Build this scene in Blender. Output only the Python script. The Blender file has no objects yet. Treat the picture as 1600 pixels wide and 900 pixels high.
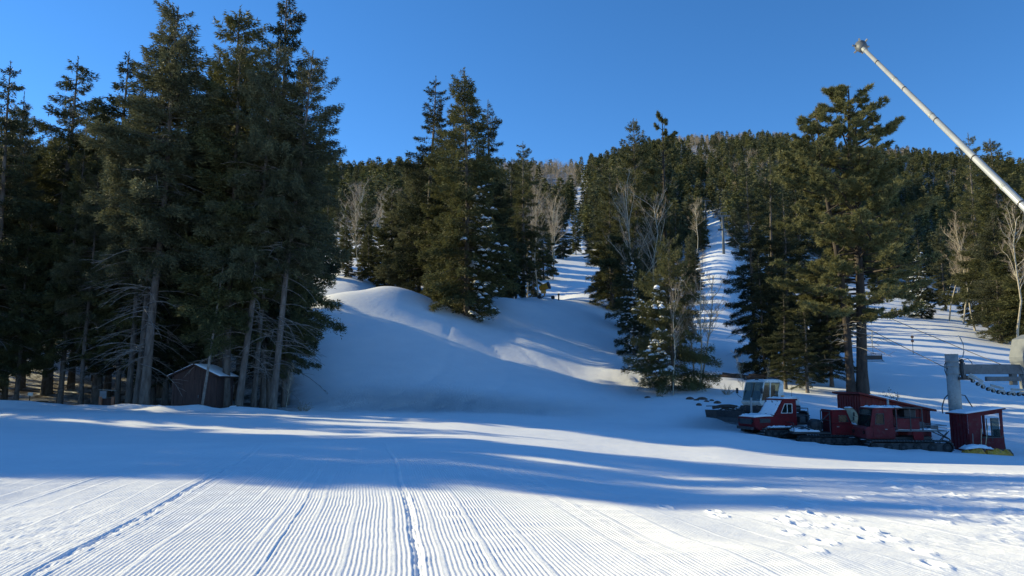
import bpy, math, random
import numpy as np
from mathutils import Vector, Matrix
R = math.radians
PI = math.pi
random.seed(7)
rng = np.random.default_rng(7)
SC = bpy.context.scene
COL = SC.collection

# ------------------------------------------------------------------ camera, sky, sun, exposure
F = 1150.0                      # focal length in photo pixels (photo is 1600 wide)
PITCH = math.atan(150 / F)
EYE = 1.8
cam_d = bpy.data.cameras.new("camera"); cam = bpy.data.objects.new("camera", cam_d); COL.objects.link(cam)
cam_d.sensor_width = 36; cam_d.lens = F / 1600 * 36
cam_d.clip_start = 0.05; cam_d.clip_end = 12000
cam.location = (0, 0, EYE); cam.rotation_euler = (PI / 2 + PITCH, 0, 0)
SC.camera = cam

SUN_AZ, SUN_EL = 71.5, 22.0     # degrees left of the view axis, height
S = Vector((-math.sin(R(SUN_AZ)) * math.cos(R(SUN_EL)), math.cos(R(SUN_AZ)) * math.cos(R(SUN_EL)), math.sin(R(SUN_EL))))
world = bpy.data.worlds.new("World"); SC.world = world; world.use_nodes = True
wn = world.node_tree; bg = wn.nodes['Background']
sky = wn.nodes.new('ShaderNodeTexSky'); sky.sky_type = 'NISHITA'; sky.sun_disc = False
sky.sun_elevation = R(SUN_EL); sky.sun_rotation = R(-SUN_AZ)
sky.altitude = 2900; sky.air_density = 1.0; sky.dust_density = 0.0; sky.ozone_density = 4.0
hs = wn.nodes.new('ShaderNodeHueSaturation'); hs.inputs['Saturation'].default_value = 1.17
wn.links.new(sky.outputs[0], hs.inputs['Color'])
wn.links.new(hs.outputs[0], bg.inputs[0]); bg.inputs[1].default_value = 0.125
sd = bpy.data.lights.new("sun", 'SUN'); sd.energy = 4.0; sd.angle = R(0.5); sd.color = (1.0, 0.875, 0.53)
sun = bpy.data.objects.new("sun", sd); COL.objects.link(sun)
sun.rotation_euler = (-S).to_track_quat('-Z', 'Y').to_euler(); sun.location = (-60, 20, 60)
SC.view_settings.view_transform = 'Standard'; SC.view_settings.look = 'None'
SC.view_settings.gamma = 1; SC.view_settings.use_curve_mapping = False
SC.view_settings.exposure = 0.88

# ------------------------------------------------------------------ material helpers
def new_mat(name):
    m = bpy.data.materials.new(name); m.use_nodes = True
    return m, m.node_tree, m.node_tree.nodes['Principled BSDF']
def N(t, kind, **kw):
    n = t.nodes.new(kind)
    for k, v in kw.items(): setattr(n, k, v)
    return n
def L(t, a, b): t.links.new(a, b)
def mth(t, op, a, b=None, c=None, clamp=False):
    n = N(t, 'ShaderNodeMath', operation=op, use_clamp=clamp)
    for i, v in enumerate((a, b, c)):
        if v is None: continue
        if isinstance(v, (int, float)): n.inputs[i].default_value = v
        else: L(t, v, n.inputs[i])
    return n.outputs[0]
def noise(t, vec, scale, detail=4, rough=0.55):
    n = N(t, 'ShaderNodeTexNoise'); n.inputs['Scale'].default_value = scale
    n.inputs['Detail'].default_value = detail; n.inputs['Roughness'].default_value = rough
    L(t, vec, n.inputs['Vector']); return n.outputs['Fac']
def ramp(t, fac, stops):
    n = N(t, 'ShaderNodeValToRGB'); L(t, fac, n.inputs[0])
    e = n.color_ramp.elements
    while len(e) < len(stops): e.new(0.5)
    for i, (p, c) in enumerate(stops): e[i].position = p; e[i].color = (*c, 1)
    return n.outputs[0]
def surf(name, ca, cb, scale=3.0, rough=0.6, metal=0.0, bump=0.0, bscale=20, spec=0.5, dirt=None, stretch=None):
    """two-tone noisy paint / wood / metal with optional grime and bump"""
    m, t, b = new_mat(name)
    tc = N(t, 'ShaderNodeTexCoord'); v = tc.outputs['Object']
    if stretch:
        mp = N(t, 'ShaderNodeMapping'); mp.inputs['Scale'].default_value = stretch; L(t, v, mp.inputs[0]); v = mp.outputs[0]
    f = noise(t, v, scale, 5, 0.6)
    col = ramp(t, f, [(0.35, ca), (0.65, cb)])
    if dirt:
        g = noise(t, v, scale * 2.7, 6, 0.7)
        gm = ramp(t, g, [(0.52, (0, 0, 0)), (0.66, (1, 1, 1))])
        mx = N(t, 'ShaderNodeMix', data_type='RGBA'); L(t, gm, mx.inputs[0]); L(t, col, mx.inputs[6])
        mx.inputs[7].default_value = (*dirt, 1); col = mx.outputs[2]
    L(t, col, b.inputs['Base Color'])
    b.inputs['Roughness'].default_value = rough; b.inputs['Metallic'].default_value = metal
    b.inputs['Specular IOR Level'].default_value = spec
    if bump:
        bn = N(t, 'ShaderNodeBump'); bn.inputs['Strength'].default_value = bump; bn.inputs['Distance'].default_value = 0.05
        L(t, noise(t, v, bscale, 4), bn.inputs['Height']); L(t, bn.outputs[0], b.inputs['Normal'])
    return m

def foliage_mat(name, dark, mid, light, transl=0.25):
    m, t, b = new_mat(name)
    tc = N(t, 'ShaderNodeTexCoord'); oi = N(t, 'ShaderNodeObjectInfo'); geo = N(t, 'ShaderNodeNewGeometry')
    f = noise(t, tc.outputs['Object'], 0.9, 4, 0.65)
    f2 = mth(t, 'MULTIPLY_ADD', oi.outputs['Random'], 0.22, f)
    f3 = mth(t, 'MULTIPLY_ADD', geo.outputs['Random Per Island'], 0.22, f2)
    col = ramp(t, f3, [(0.5, dark), (0.72, mid), (0.92, light)])
    L(t, col, b.inputs['Base Color']); b.inputs['Roughness'].default_value = 0.7
    b.inputs['Specular IOR Level'].default_value = 0.3
    tr = N(t, 'ShaderNodeBsdfTranslucent'); L(t, col, tr.inputs[0])
    mx = N(t, 'ShaderNodeMixShader'); mx.inputs[0].default_value = transl
    L(t, b.outputs[0], mx.inputs[1]); L(t, tr.outputs[0], mx.inputs[2])
    L(t, mx.outputs[0], t.nodes['Material Output'].inputs[0])
    return m

M = {}
M['needles'] = foliage_mat('conifer_needles', (0.045, 0.052, 0.022), (0.088, 0.092, 0.036), (0.15, 0.145, 0.055))
M['needles_grey'] = foliage_mat('fir_needles', (0.060, 0.066, 0.036), (0.11, 0.115, 0.060), (0.18, 0.175, 0.09))
M['needles_dark'] = foliage_mat('spruce_needles', (0.022, 0.030, 0.016), (0.046, 0.055, 0.025), (0.085, 0.092, 0.040), 0.15)
M['needles_pine'] = foliage_mat('pine_needles', (0.080, 0.086, 0.034), (0.145, 0.146, 0.056), (0.23, 0.215, 0.09))
M['bark'] = surf('bark', (0.07, 0.055, 0.045), (0.17, 0.145, 0.125), 6, 0.9, bump=0.8, bscale=18, stretch=(1, 1, 0.25))
M['bark_dark'] = surf('bark_dark', (0.028, 0.021, 0.017), (0.07, 0.053, 0.042), 5, 0.9, bump=0.8, bscale=14, stretch=(1, 1, 0.3))  # evenly darkened to stand in for neighbouring trees' shade on the pine trunk
M['dead'] = surf('dead_wood', (0.13, 0.115, 0.10), (0.26, 0.235, 0.21), 5, 0.9)
M['aspen'] = surf('aspen_bark', (0.30, 0.26, 0.19), (0.50, 0.44, 0.33), 4, 0.8, dirt=(0.10, 0.085, 0.07))
M['twig'] = surf('aspen_twigs', (0.25, 0.19, 0.135), (0.40, 0.32, 0.235), 3, 0.85)
M['snow'] = surf('settled_snow', (0.80, 0.82, 0.85), (0.88, 0.89, 0.91), 4, 0.7, bump=0.3, bscale=9)
M['red'] = surf('red_paint', (0.12, 0.005, 0.009), (0.18, 0.009, 0.013), 2.5, 0.6, spec=0.2, dirt=(0.08, 0.02, 0.02), bump=0.05)
M['red_wood'] = surf('red_boards', (0.14, 0.010, 0.009), (0.22, 0.020, 0.016), 3, 0.75, dirt=(0.13, 0.06, 0.045), bump=0.3, stretch=(3, 3, 0.4))
M['maroon'] = surf('faded_red_steel', (0.12, 0.012, 0.016), (0.17, 0.022, 0.026), 2, 0.6, spec=0.2, dirt=(0.12, 0.05, 0.045), bump=0.1)
M['white'] = surf('white_paint', (0.62, 0.63, 0.60), (0.75, 0.75, 0.72), 2, 0.4, dirt=(0.42, 0.41, 0.38))
M['black'] = surf('black_steel', (0.015, 0.015, 0.017), (0.04, 0.04, 0.042), 4, 0.55, dirt=(0.07, 0.06, 0.05))
M['rubber'] = surf('track_rubber', (0.012, 0.012, 0.012), (0.03, 0.03, 0.03), 6, 0.85)
M['cleat'] = surf('steel_cleats', (0.16, 0.16, 0.16), (0.34, 0.34, 0.33), 6, 0.5, 0.6)
M['galv'] = surf('galvanised_steel', (0.26, 0.28, 0.28), (0.34, 0.36, 0.355), 3, 0.55, 0.3, bump=0.04, dirt=(0.23, 0.24, 0.235))
M['grey_steel'] = surf('grey_painted_steel', (0.09, 0.10, 0.108), (0.13, 0.142, 0.15), 3, 0.55, 0.1, dirt=(0.07, 0.07, 0.07))
M['cable'] = surf('steel_rope', (0.05, 0.05, 0.05), (0.10, 0.10, 0.10), 9, 0.5, 0.5)
M['lance'] = surf('lance_pipe', (0.34, 0.355, 0.355), (0.42, 0.43, 0.43), 3, 0.35, 0.15)
M['yellow'] = surf('yellow_paint', (0.62, 0.24, 0.015), (0.75, 0.36, 0.03), 3, 0.5, dirt=(0.30, 0.18, 0.05))
M['wood'] = surf('weathered_wood', (0.09, 0.06, 0.045), (0.19, 0.14, 0.10), 4, 0.85, bump=0.5, stretch=(3, 3, 0.4))
M['hut_wood'] = surf('brown_hut_boards', (0.035, 0.018, 0.015), (0.065, 0.034, 0.028), 3, 0.8, bump=0.4, stretch=(3, 3, 0.4))
M['orange_wood'] = surf('orange_stained_wood', (0.26, 0.10, 0.05), (0.36, 0.15, 0.08), 4, 0.8)
M['grey_panel'] = surf('grey_panel', (0.13, 0.145, 0.16), (0.17, 0.185, 0.20), 3, 0.6)
M['interior'] = surf('cab_interior', (0.05, 0.05, 0.055), (0.12, 0.12, 0.12), 4, 0.8)
M['tan'] = surf('tan_board', (0.40, 0.30, 0.18), (0.52, 0.40, 0.25), 4, 0.7)
M['amber'] = surf('amber_lens', (0.6, 0.2, 0.03), (0.7, 0.28, 0.05), 4, 0.3)
M['dirt'] = surf('brown_dirt', (0.05, 0.035, 0.026), (0.12, 0.085, 0.065), 5, 0.95, bump=0.8, bscale=14)
def glass_mat():
    m, t, b = new_mat('window_glass')
    b.inputs['Base Color'].default_value = (0.02, 0.035, 0.035, 1); b.inputs['Roughness'].default_value = 0.06
    tr = N(t, 'ShaderNodeBsdfTransparent'); tr.inputs[0].default_value = (0.6, 0.7, 0.68, 1)
    mx = N(t, 'ShaderNodeMixShader'); mx.inputs[0].default_value = 0.55
    L(t, b.outputs[0], mx.inputs[1]); L(t, tr.outputs[0], mx.inputs[2])
    L(t, mx.outputs[0], t.nodes['Material Output'].inputs[0])
    return m
M['glass'] = glass_mat()

# ------------------------------------------------------------------ terrain
def ray(px, py):
    a = (px - 800) / F; b = (450 - py) / F
    return a, math.cos(PITCH) - b * math.sin(PITCH), math.sin(PITCH) + b * math.cos(PITCH)
def z_of(Y, py):
    a, y, z = ray(800, py); return EYE + Y / y * z
HILLZ = 170
cols = {   # photo column -> (distance, photo row of the ground there) ; ('z', height) where hidden
 -700: [(30, 'z', .2), (50, 'z', .6), (80, 'z', 5), (150, 'z', 24), (300, 'z', 70), (600, 'z', 165), (900, 'z', 150)],
 0:   [(20, 'z', .0), (42, 640), (50, 'z', .1), (60, 'z', 2.2), (80, 'z', 8), (100, 430), (200, 'z', 45), (600, 'z', 165), (900, 'z', 150)],
 300: [(20, 'z', .0), (44, 643), (50, 'z', .05), (60, 'z', 1.6), (80, 'z', 8), (100, 'z', 14.5), (200, 'z', 42), (600, 'z', 165), (900, 'z', 150)],
 450: [(20, 'z', .0), (46, 642), (52, 'z', .2), (60, 'z', 2.6), (78, 'z', 9.5), (95, 'z', 14), (200, 'z', 42), (600, 'z', 168), (900, 'z', 150)],
 510: [(20, 'z', .0), (48, 642), (55, 606), (62, 558), (70, 508), (78, 461), (84, 'z', 11.5), (95, 440), (150, 'z', 28), (300, 'z', 72), (600, 302), (800, 'z', 150)],
 560: [(20, 'z', .0), (48, 641), (55, 606), (62, 560), (70, 510), (79, 455), (86, 'z', 11.6), (95, 441), (150, 'z', 28), (300, 'z', 72), (600, 300), (800, 'z', 150)],
 600: [(20, 'z', .0), (48, 641), (55, 608), (62, 563), (70, 510), (77, 462), (82, 444), (90, 'z', 12.0), (100, 'z', 14.5), (150, 'z', 28), (300, 'z', 72), (600, 299), (800, 'z', 150)],
 650: [(20, 'z', .0), (48, 642), (55, 610), (62, 568), (70, 518), (78, 472), (83, 455), (90, 'z', 11.6), (100, 'z', 14), (150, 'z', 28), (300, 'z', 72), (600, 299), (800, 'z', 150)],
 720: [(20, 'z', .0), (48, 643), (55, 614), (62, 578), (70, 532), (80, 490), (88, 'z', 10.6), (100, 'z', 14), (150, 'z', 28), (300, 'z', 72), (600, 302), (800, 'z', 150)],
 780: [(20, 'z', -.1), (48, 646), (55, 618), (65, 574), (75, 526), (83, 497), (95, 462), (105, 'z', 13.6), (150, 'z', 25), (300, 'z', 72), (620, 303), (800, 'z', 150)],
 850: [(20, 'z', -.2), (48, 650), (56, 618), (66, 580), (74, 542), (80, 522), (88, 500), (98, 470), (108, 461), (122, 'z', 15), (150, 438), (210, 392), (300, 'z', 70), (640, 300), (800, 'z', 160)],
 920: [(20, 'z', -.3), (47, 655), (56, 624), (66, 592), (75, 560), (82, 535), (92, 508), (104, 482), (114, 470), (150, 440), (210, 392), (300, 'z', 72), (650, 298), (800, 'z', 160)],
 990: [(20, 'z', -.4), (46, 660), (56, 628), (66, 592), (76, 560), (90, 530), (110, 500), (130, 475), (160, 440), (300, 'z', 76), (680, 276), (850, 'z', 180)],
 1060: [(20, 'z', -.5), (45, 664), (53, 632), (62, 600), (75, 574), (95, 540), (125, 505), (160, 460), (250, 395), (700, 258), (900, 'z', 190)],
 1130: [(20, 'z', -.5), (44, 668), (52, 638), (62, 605), (75, 576), (95, 545), (125, 495), (160, 440), (200, 400), (300, 330), (700, 256), (900, 'z', 190)],
 1200: [(20, 'z', -.5), (42, 682), (50, 645), (60, 612), (75, 582), (100, 548), (130, 512), (200, 430), (300, 'z', 76), (700, 256), (900, 'z', 190)],
 1350: [(20, 'z', -.55), (40, 700), (50, 652), (60, 620), (75, 592), (90, 562), (130, 512), (190, 455), (300, 400), (700, 262), (900, 'z', 190)],
 1500: [(20, 'z', -.6), (40, 703), (48, 668), (58, 637), (70, 606), (90, 568), (130, 515), (168, 488), (200, 465), (300, 410), (650, 270), (900, 'z', 170)],
 1600: [(20, 'z', -.6), (40, 706), (48, 674), (58, 642), (70, 612), (90, 574), (130, 528), (160, 508), (300, 415), (620, 288), (900, 'z', 160)],
 2300: [(20, 'z', -.6), (40, 'z', -1.9), (58, 'z', -.4), (90, 'z', 4), (130, 'z', 11), (160, 'z', 18), (300, 'z', 60), (600, 'z', 160), (900, 'z', 150)],
}
def pchip(x, y, xs):
    x = np.array(x, float); y = np.array(y, float); h = np.diff(x); d = np.diff(y) / h
    m = np.zeros(len(x))
    for i in range(1, len(x) - 1):
        if d[i - 1] * d[i] > 0:
            w1 = 2 * h[i] + h[i - 1]; w2 = h[i] + 2 * h[i - 1]
            m[i] = (w1 + w2) / (w1 / d[i - 1] + w2 / d[i])
    m[0] = d[0]; m[-1] = d[-1]
    k = np.clip(np.searchsorted(x, xs) - 1, 0, len(h) - 1)
    t = (np.clip(xs, x[0], x[-1]) - x[k]) / h[k]
    return ((1 + 2 * t) * (1 - t) ** 2 * y[k] + t * (1 - t) ** 2 * h[k] * m[k] + t * t * (3 - 2 * t) * y[k + 1] + t * t * (t - 1) * h[k] * m[k + 1])
LY = np.linspace(math.log(8), math.log(4000), 700); YS = np.exp(LY)
PX = np.arange(-700, 2301, 10.0)
tab = []
keys = sorted(cols)
for k in keys:
    pts = [(8, 0.0)] + [(p[0], p[2] if p[1] == 'z' else z_of(p[0], p[1])) for p in cols[k]]
    pts += [(1500, 110), (4000, 60)]
    tab.append(pchip([p[0] for p in pts], [p[1] for p in pts], YS))
tab = np.array(tab)
TAB = np.array([[0.0]])
TAB = np.empty((len(PX), len(YS)))
for j in range(len(YS)): TAB[:, j] = np.interp(PX, keys, tab[:, j])
g = np.exp(-0.5 * (np.arange(-6, 7) / 2.0) ** 2); g /= g.sum()
pad = np.vstack([np.repeat(TAB[:1], 6, 0), TAB, np.repeat(TAB[-1:], 6, 0)])
TAB = sum(g[i] * pad[i:i + len(PX)] for i in range(13))
def hash2(ix, iy, s=0):
    n = (ix * 374761393 + iy * 668265263 + s * 974711) & 0x7fffffff
    n = (n ^ (n >> 13)) * 1274126177 & 0x7fffffff
    return ((n ^ (n >> 16)) & 0xffff) / 65535.0
def vnoise(x, y, s=0):
    ix = np.floor(x).astype(np.int64); iy = np.floor(y).astype(np.int64); fx = x - ix; fy = y - iy
    fx = fx * fx * (3 - 2 * fx); fy = fy * fy * (3 - 2 * fy)
    a = hash2(ix, iy, s); b = hash2(ix + 1, iy, s); c = hash2(ix, iy + 1, s); d = hash2(ix + 1, iy + 1, s)
    return (a * (1 - fx) + b * fx) * (1 - fy) + (c * (1 - fx) + d * fx) * fy - 0.5
def proj(X, Y, Z):
    cy, sy = math.cos(PITCH), math.sin(PITCH)
    d = np.maximum(Y * cy + (Z - EYE) * sy, 0.5); u = -Y * sy + (Z - EYE) * cy
    return 800 + F * X / d, 450 - F * u / d
def ground(X, Y, detail=True):
    X = np.asarray(X, float); Y = np.asarray(Y, float)
    Yc = np.clip(Y, 8, 3990); Z = np.zeros_like(X * Yc)
    for _ in range(4):
        px, _p = proj(X, np.maximum(Y, 8), Z)
        fi = np.clip((px + 700) / 10, 0, len(PX) - 1.001); i = fi.astype(int); fi = fi - i
        fj = np.clip((np.log(Yc) - LY[0]) / (LY[1] - LY[0]), 0, len(YS) - 1.001); j = fj.astype(int); fj = fj - j
        Z = (TAB[i, j] * (1 - fi) + TAB[i + 1, j] * fi) * (1 - fj) + (TAB[i, j + 1] * (1 - fi) + TAB[i + 1, j + 1] * fi) * fj
    if detail:
        far = np.clip((Y - 130) / 200, 0, 1)
        Z = Z + far * 7 * vnoise(X / 70, Y / 90, 3)
        mid = np.clip((Y - 9) / 20, 0, 1)
        Z = Z + mid * 0.035 * vnoise(X / 1.7, Y / 1.2, 21) + mid * 0.22 * vnoise(X / 7.0, Y / 4.5, 1) + mid * 0.25 * vnoise(X / 17.0, Y / 9.0, 5)
        # bank ploughed up along the edge of the left wood
        px, py = proj(X, np.maximum(Y, 3), Z)
        e = np.clip((470 - px) / 60, 0, 1)
        yb = 43 + 1.2 * vnoise(X / 3, X * 0 + 2, 8)
        Z = Z + e * (0.32 + 0.35 * vnoise(X / 1.3, Y / 1.1, 9)) * np.exp(-((Y - yb) / 1.5) ** 2)
        # snow ploughed up along the parked machines
        e = .6 * np.clip((px - 1140) / 30, 0, 1) * np.clip((1485 - px) / 40, 0, 1)
        yv = 37.9 + np.interp(px, [1140, 1240, 1300, 1600], [3.2, 2.2, .9, 0.1])
        Z = Z + e * (.16 + .28 * vnoise(X / .9, Y / .8, 31) + .12 * vnoise(X / .35, Y / .35, 32)) * np.exp(-((Y - yv) / .55) ** 2)
        band = np.clip((Y - 52) / 5, 0, 1) * np.clip((100 - Y) / 10, 0, 1) * np.clip((px - 480) / 60, 0, 1) * np.clip((1000 - px) / 80, 0, 1)
        for k_, (sx, sl, am) in enumerate(((-9, .22, 2.0), (-4, .10, 3.0), (1, -.05, 2.5), (5.5, -.18, 2.0))):
            c_ = sx + sl * (Y - 55) + am * np.sin((Y - 50) / (6.0 + k_)); Z = Z - band * .055 * np.exp(-((X - c_) / .22) ** 2)
        # churned snow at the foot of the slope and near the trees
        e = np.clip(1 - np.abs(px - 700) / 330, 0, 1) * np.exp(-((Y - 50.5) / 3.2) ** 2) + np.exp(-((px - 1010) / 60) ** 2 - ((Y - 66) / 7) ** 2)
        Z = Z + e * 0.35 * (vnoise(X / 0.8, Y / 0.8, 11) + vnoise(X / 0.35, Y / 0.35, 12) * 0.5)
    return Z
def G(x, y): return float(ground(np.array([x]), np.array([y]))[0])
def at(px, Y):
    """ground point below photo column px at distance Y"""
    x = (px - 800) / F * Y
    for _ in range(4):
        z = G(x, Y); p, q = proj(np.array([x]), np.array([Y]), np.array([z])); x += (px - float(p[0])) / F * Y
    return Vector((x, Y, G(x, Y)))
def height_to(p, py_top):
    """height a thing standing at p needs to reach photo row py_top"""
    a, y, z = ray(800, py_top); return EYE + p.y / y * z - p.z

def finish(o, kind=None, label=None, cat=None, group=None):
    if kind: o['kind'] = kind
    if label: o['label'] = label
    if cat: o['category'] = cat
    if group: o['group'] = group
    return o
def mesh_np(name, verts, faces_flat, loop_tot, mats, smooth=False, mat_idx=None):
    me = bpy.data.meshes.new(name)
    verts = np.asarray(verts, np.float32); faces_flat = np.asarray(faces_flat, np.int32); loop_tot = np.asarray(loop_tot, np.int32)
    me.vertices.add(len(verts)); me.vertices.foreach_set('co', verts.ravel())
    me.loops.add(len(faces_flat)); me.loops.foreach_set('vertex_index', faces_flat)
    me.polygons.add(len(loop_tot)); st = np.concatenate([[0], np.cumsum(loop_tot)[:-1]]).astype(np.int32)
    me.polygons.foreach_set('loop_start', st); me.polygons.foreach_set('loop_total', loop_tot)
    if smooth: me.polygons.foreach_set('use_smooth', np.ones(len(loop_tot), bool))
    for m in mats: me.materials.append(m)
    if mat_idx is not None: me.polygons.foreach_set('material_index', np.asarray(mat_idx, np.int32))
    me.update(calc_edges=True); me.validate()
    return me

RUNS = [[(905, 100, 70), (908, 135, 50), (892, 180, 28), (887, 220, 20), (902, 300, 9), (914, 420, 6), (918, 720, 4)],
        [(1126, 60, 60), (1130, 110, 38), (1132, 170, 27), (1126, 215, 20), (1112, 275, 12), (1104, 300, 8)]]
def terrain():
    def graded(lim_lo, lim_hi, n, k):
        t = np.linspace(np.arcsinh(lim_lo / k), np.arcsinh(lim_hi / k), n); return np.sinh(t) * k
    xs = graded(-3500, 3500, 760, 22.0); ys = graded(-300, 3950, 900, 30.0)
    XX, YY = np.meshgrid(xs, ys); X = XX.ravel(); Y = YY.ravel(); Z = ground(X, Y)
    nx, ny = len(xs), len(ys); idx = np.arange(nx * ny).reshape(ny, nx)
    f = np.stack([idx[:-1, :-1], idx[:-1, 1:], idx[1:, 1:], idx[1:, :-1]], -1).reshape(-1, 4)
    me = mesh_np('snow_ground', np.stack([X, Y, Z], -1), f.ravel(), np.full(len(f), 4), [snow_ground_mat()], smooth=True)
    px, py = proj(X, np.maximum(Y, 1), Z)
    # where the snow is groomed into ridges, where it is trampled, where the wood drops its litter
    groom = np.clip((27 - Y) / 8, 0, 1) * np.clip((16 - np.abs(X + 1)) / 6, 0.0, 1)
    tramp = 0 * np.clip((X - 4.0 - 0.25 * Y) / 2.5, 0, 1) * np.clip((27 - Y) / 5, 0, 1) + np.clip((-3.8 - X) / 2.5, 0, 1) * np.clip((11 - Y) / 3, 0, 1) * 0
    rough = np.clip(1 - np.abs(px - 700) / 330, 0, 1) * np.exp(-((Y - 51) / 4) ** 2) + np.exp(-((px - 1010) / 70) ** 2 - ((Y - 66) / 8) ** 2) + np.exp(-((px - 1130) / 60) ** 2 - ((Y - 46) / 3) ** 2)
    wood = np.clip((480 - px) / 40, 0, 1) * np.clip((Y - 44.2) / 1.5, 0, 1) * np.clip((66 - Y) / 8, 0, 1)
    run = np.zeros_like(X)
    for pts in RUNS:
        ys_ = [q[1] for q in pts]; c_ = np.interp(Y, ys_, [q[0] for q in pts]); w_ = np.interp(Y, ys_, [q[2] for q in pts])
        run = np.maximum(run, (np.abs(px - c_) < w_ + 3) * (Y < ys_[-1] + 40))
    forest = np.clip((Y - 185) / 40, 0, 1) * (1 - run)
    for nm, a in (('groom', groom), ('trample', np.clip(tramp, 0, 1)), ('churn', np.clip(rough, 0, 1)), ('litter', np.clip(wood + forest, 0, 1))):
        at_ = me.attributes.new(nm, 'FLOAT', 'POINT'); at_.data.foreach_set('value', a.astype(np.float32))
    o = bpy.data.objects.new('snow_ground', me); COL.objects.link(o); o['kind'] = 'structure'
    return o
def snow_ground_mat():
    m, t, b = new_mat('groomed_snow')
    geo = N(t, 'ShaderNodeNewGeometry'); pos = geo.outputs['Position']
    def attr(n): a = N(t, 'ShaderNodeAttribute'); a.attribute_name = n; return a.outputs['Fac']
    mp = N(t, 'ShaderNodeMapping'); mp.inputs['Rotation'].default_value = (0, 0, R(-10.1)); L(t, pos, mp.inputs[0])
    sp = N(t, 'ShaderNodeSeparateXYZ'); L(t, mp.outputs[0], sp.inputs[0])
    u, v = sp.outputs[0], sp.outputs[1]
    wob = mth(t, 'ADD', mth(t, 'MULTIPLY', mth(t, 'SINE', mth(t, 'MULTIPLY', v, 0.23)), 0.10), mth(t, 'MULTIPLY', mth(t, 'POWER', mth(t, 'MULTIPLY', mth(t, 'MAXIMUM', v, 0.0), 0.1), 3.0), 0.09))
    wn_ = mth(t, 'MULTIPLY_ADD', noise(t, pos, 0.35, 2), 0.10, wob)
    uu = mth(t, 'ADD', u, wn_)
    gm = attr('groom'); tr = attr('trample')
    # crumbs and footprints
    vr = N(t, 'ShaderNodeTexVoronoi'); vr.inputs['Scale'].default_value = 3.2; L(t, pos, vr.inputs['Vector'])
    foot = mth(t, 'SUBTRACT', 0.30, vr.outputs['Distance'], clamp=True)
    patch = mth(t, 'MULTIPLY_ADD', noise(t, pos, 0.7, 3), 5.0, -2.3, clamp=True)
    crumbs = mth(t, 'MULTIPLY', noise(t, pos, 9, 6, 0.75), 0.16)
    fh = mth(t, 'MULTIPLY', mth(t, 'MULTIPLY', mth(t, 'SUBTRACT', crumbs, mth(t, 'MULTIPLY', foot, 0.40)), patch), tr)
    ch = mth(t, 'MULTIPLY', mth(t, 'MULTIPLY', noise(t, pos, 5.5, 6, 0.72), 0.55), attr('churn'))
    base = mth(t, 'MULTIPLY', noise(t, pos, 1.8, 7, 0.66), 0.032)
    fine = mth(t, 'MULTIPLY', noise(t, pos, 45, 4, 0.7), 0.0028)
    clods = mth(t, 'MULTIPLY', mth(t, 'MULTIPLY', mth(t, 'MULTIPLY_ADD', noise(t, pos, 26, 3, 0.6), 9.0, -6.1, clamp=True), 0.012), gm)
    base = mth(t, 'ADD', base, clods)
    h = base
    for k in (fh, ch, fine): h = mth(t, 'ADD', h, k)
    bn = N(t, 'ShaderNodeBump'); bn.inputs['Strength'].default_value = 1.0; bn.inputs['Distance'].default_value = 1.0
    L(t, h, bn.inputs['Height']); L(t, bn.outputs[0], b.inputs['Normal'])
    c1 = ramp(t, noise(t, pos, 0.6, 5), [(0.3, (0.83, 0.845, 0.87)), (0.7, (0.89, 0.895, 0.91))])
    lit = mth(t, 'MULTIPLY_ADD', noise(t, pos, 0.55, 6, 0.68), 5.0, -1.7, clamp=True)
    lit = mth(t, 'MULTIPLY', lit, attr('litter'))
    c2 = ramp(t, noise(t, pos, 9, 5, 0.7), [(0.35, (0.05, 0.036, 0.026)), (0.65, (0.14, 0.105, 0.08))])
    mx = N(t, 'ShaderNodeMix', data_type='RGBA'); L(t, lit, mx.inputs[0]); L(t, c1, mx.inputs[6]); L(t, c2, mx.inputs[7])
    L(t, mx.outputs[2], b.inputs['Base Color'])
    b.inputs['Roughness'].default_value = 0.62; b.inputs['Specular IOR Level'].default_value = 0.35
    return m
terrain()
def fbm(x, y, s0, oct_=3):
    r = 0; a = 1.0
    for k in range(oct_): r = r + a * vnoise(x * 2 ** k, y * 2 ** k, s0 + k); a *= .55
    return r
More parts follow.
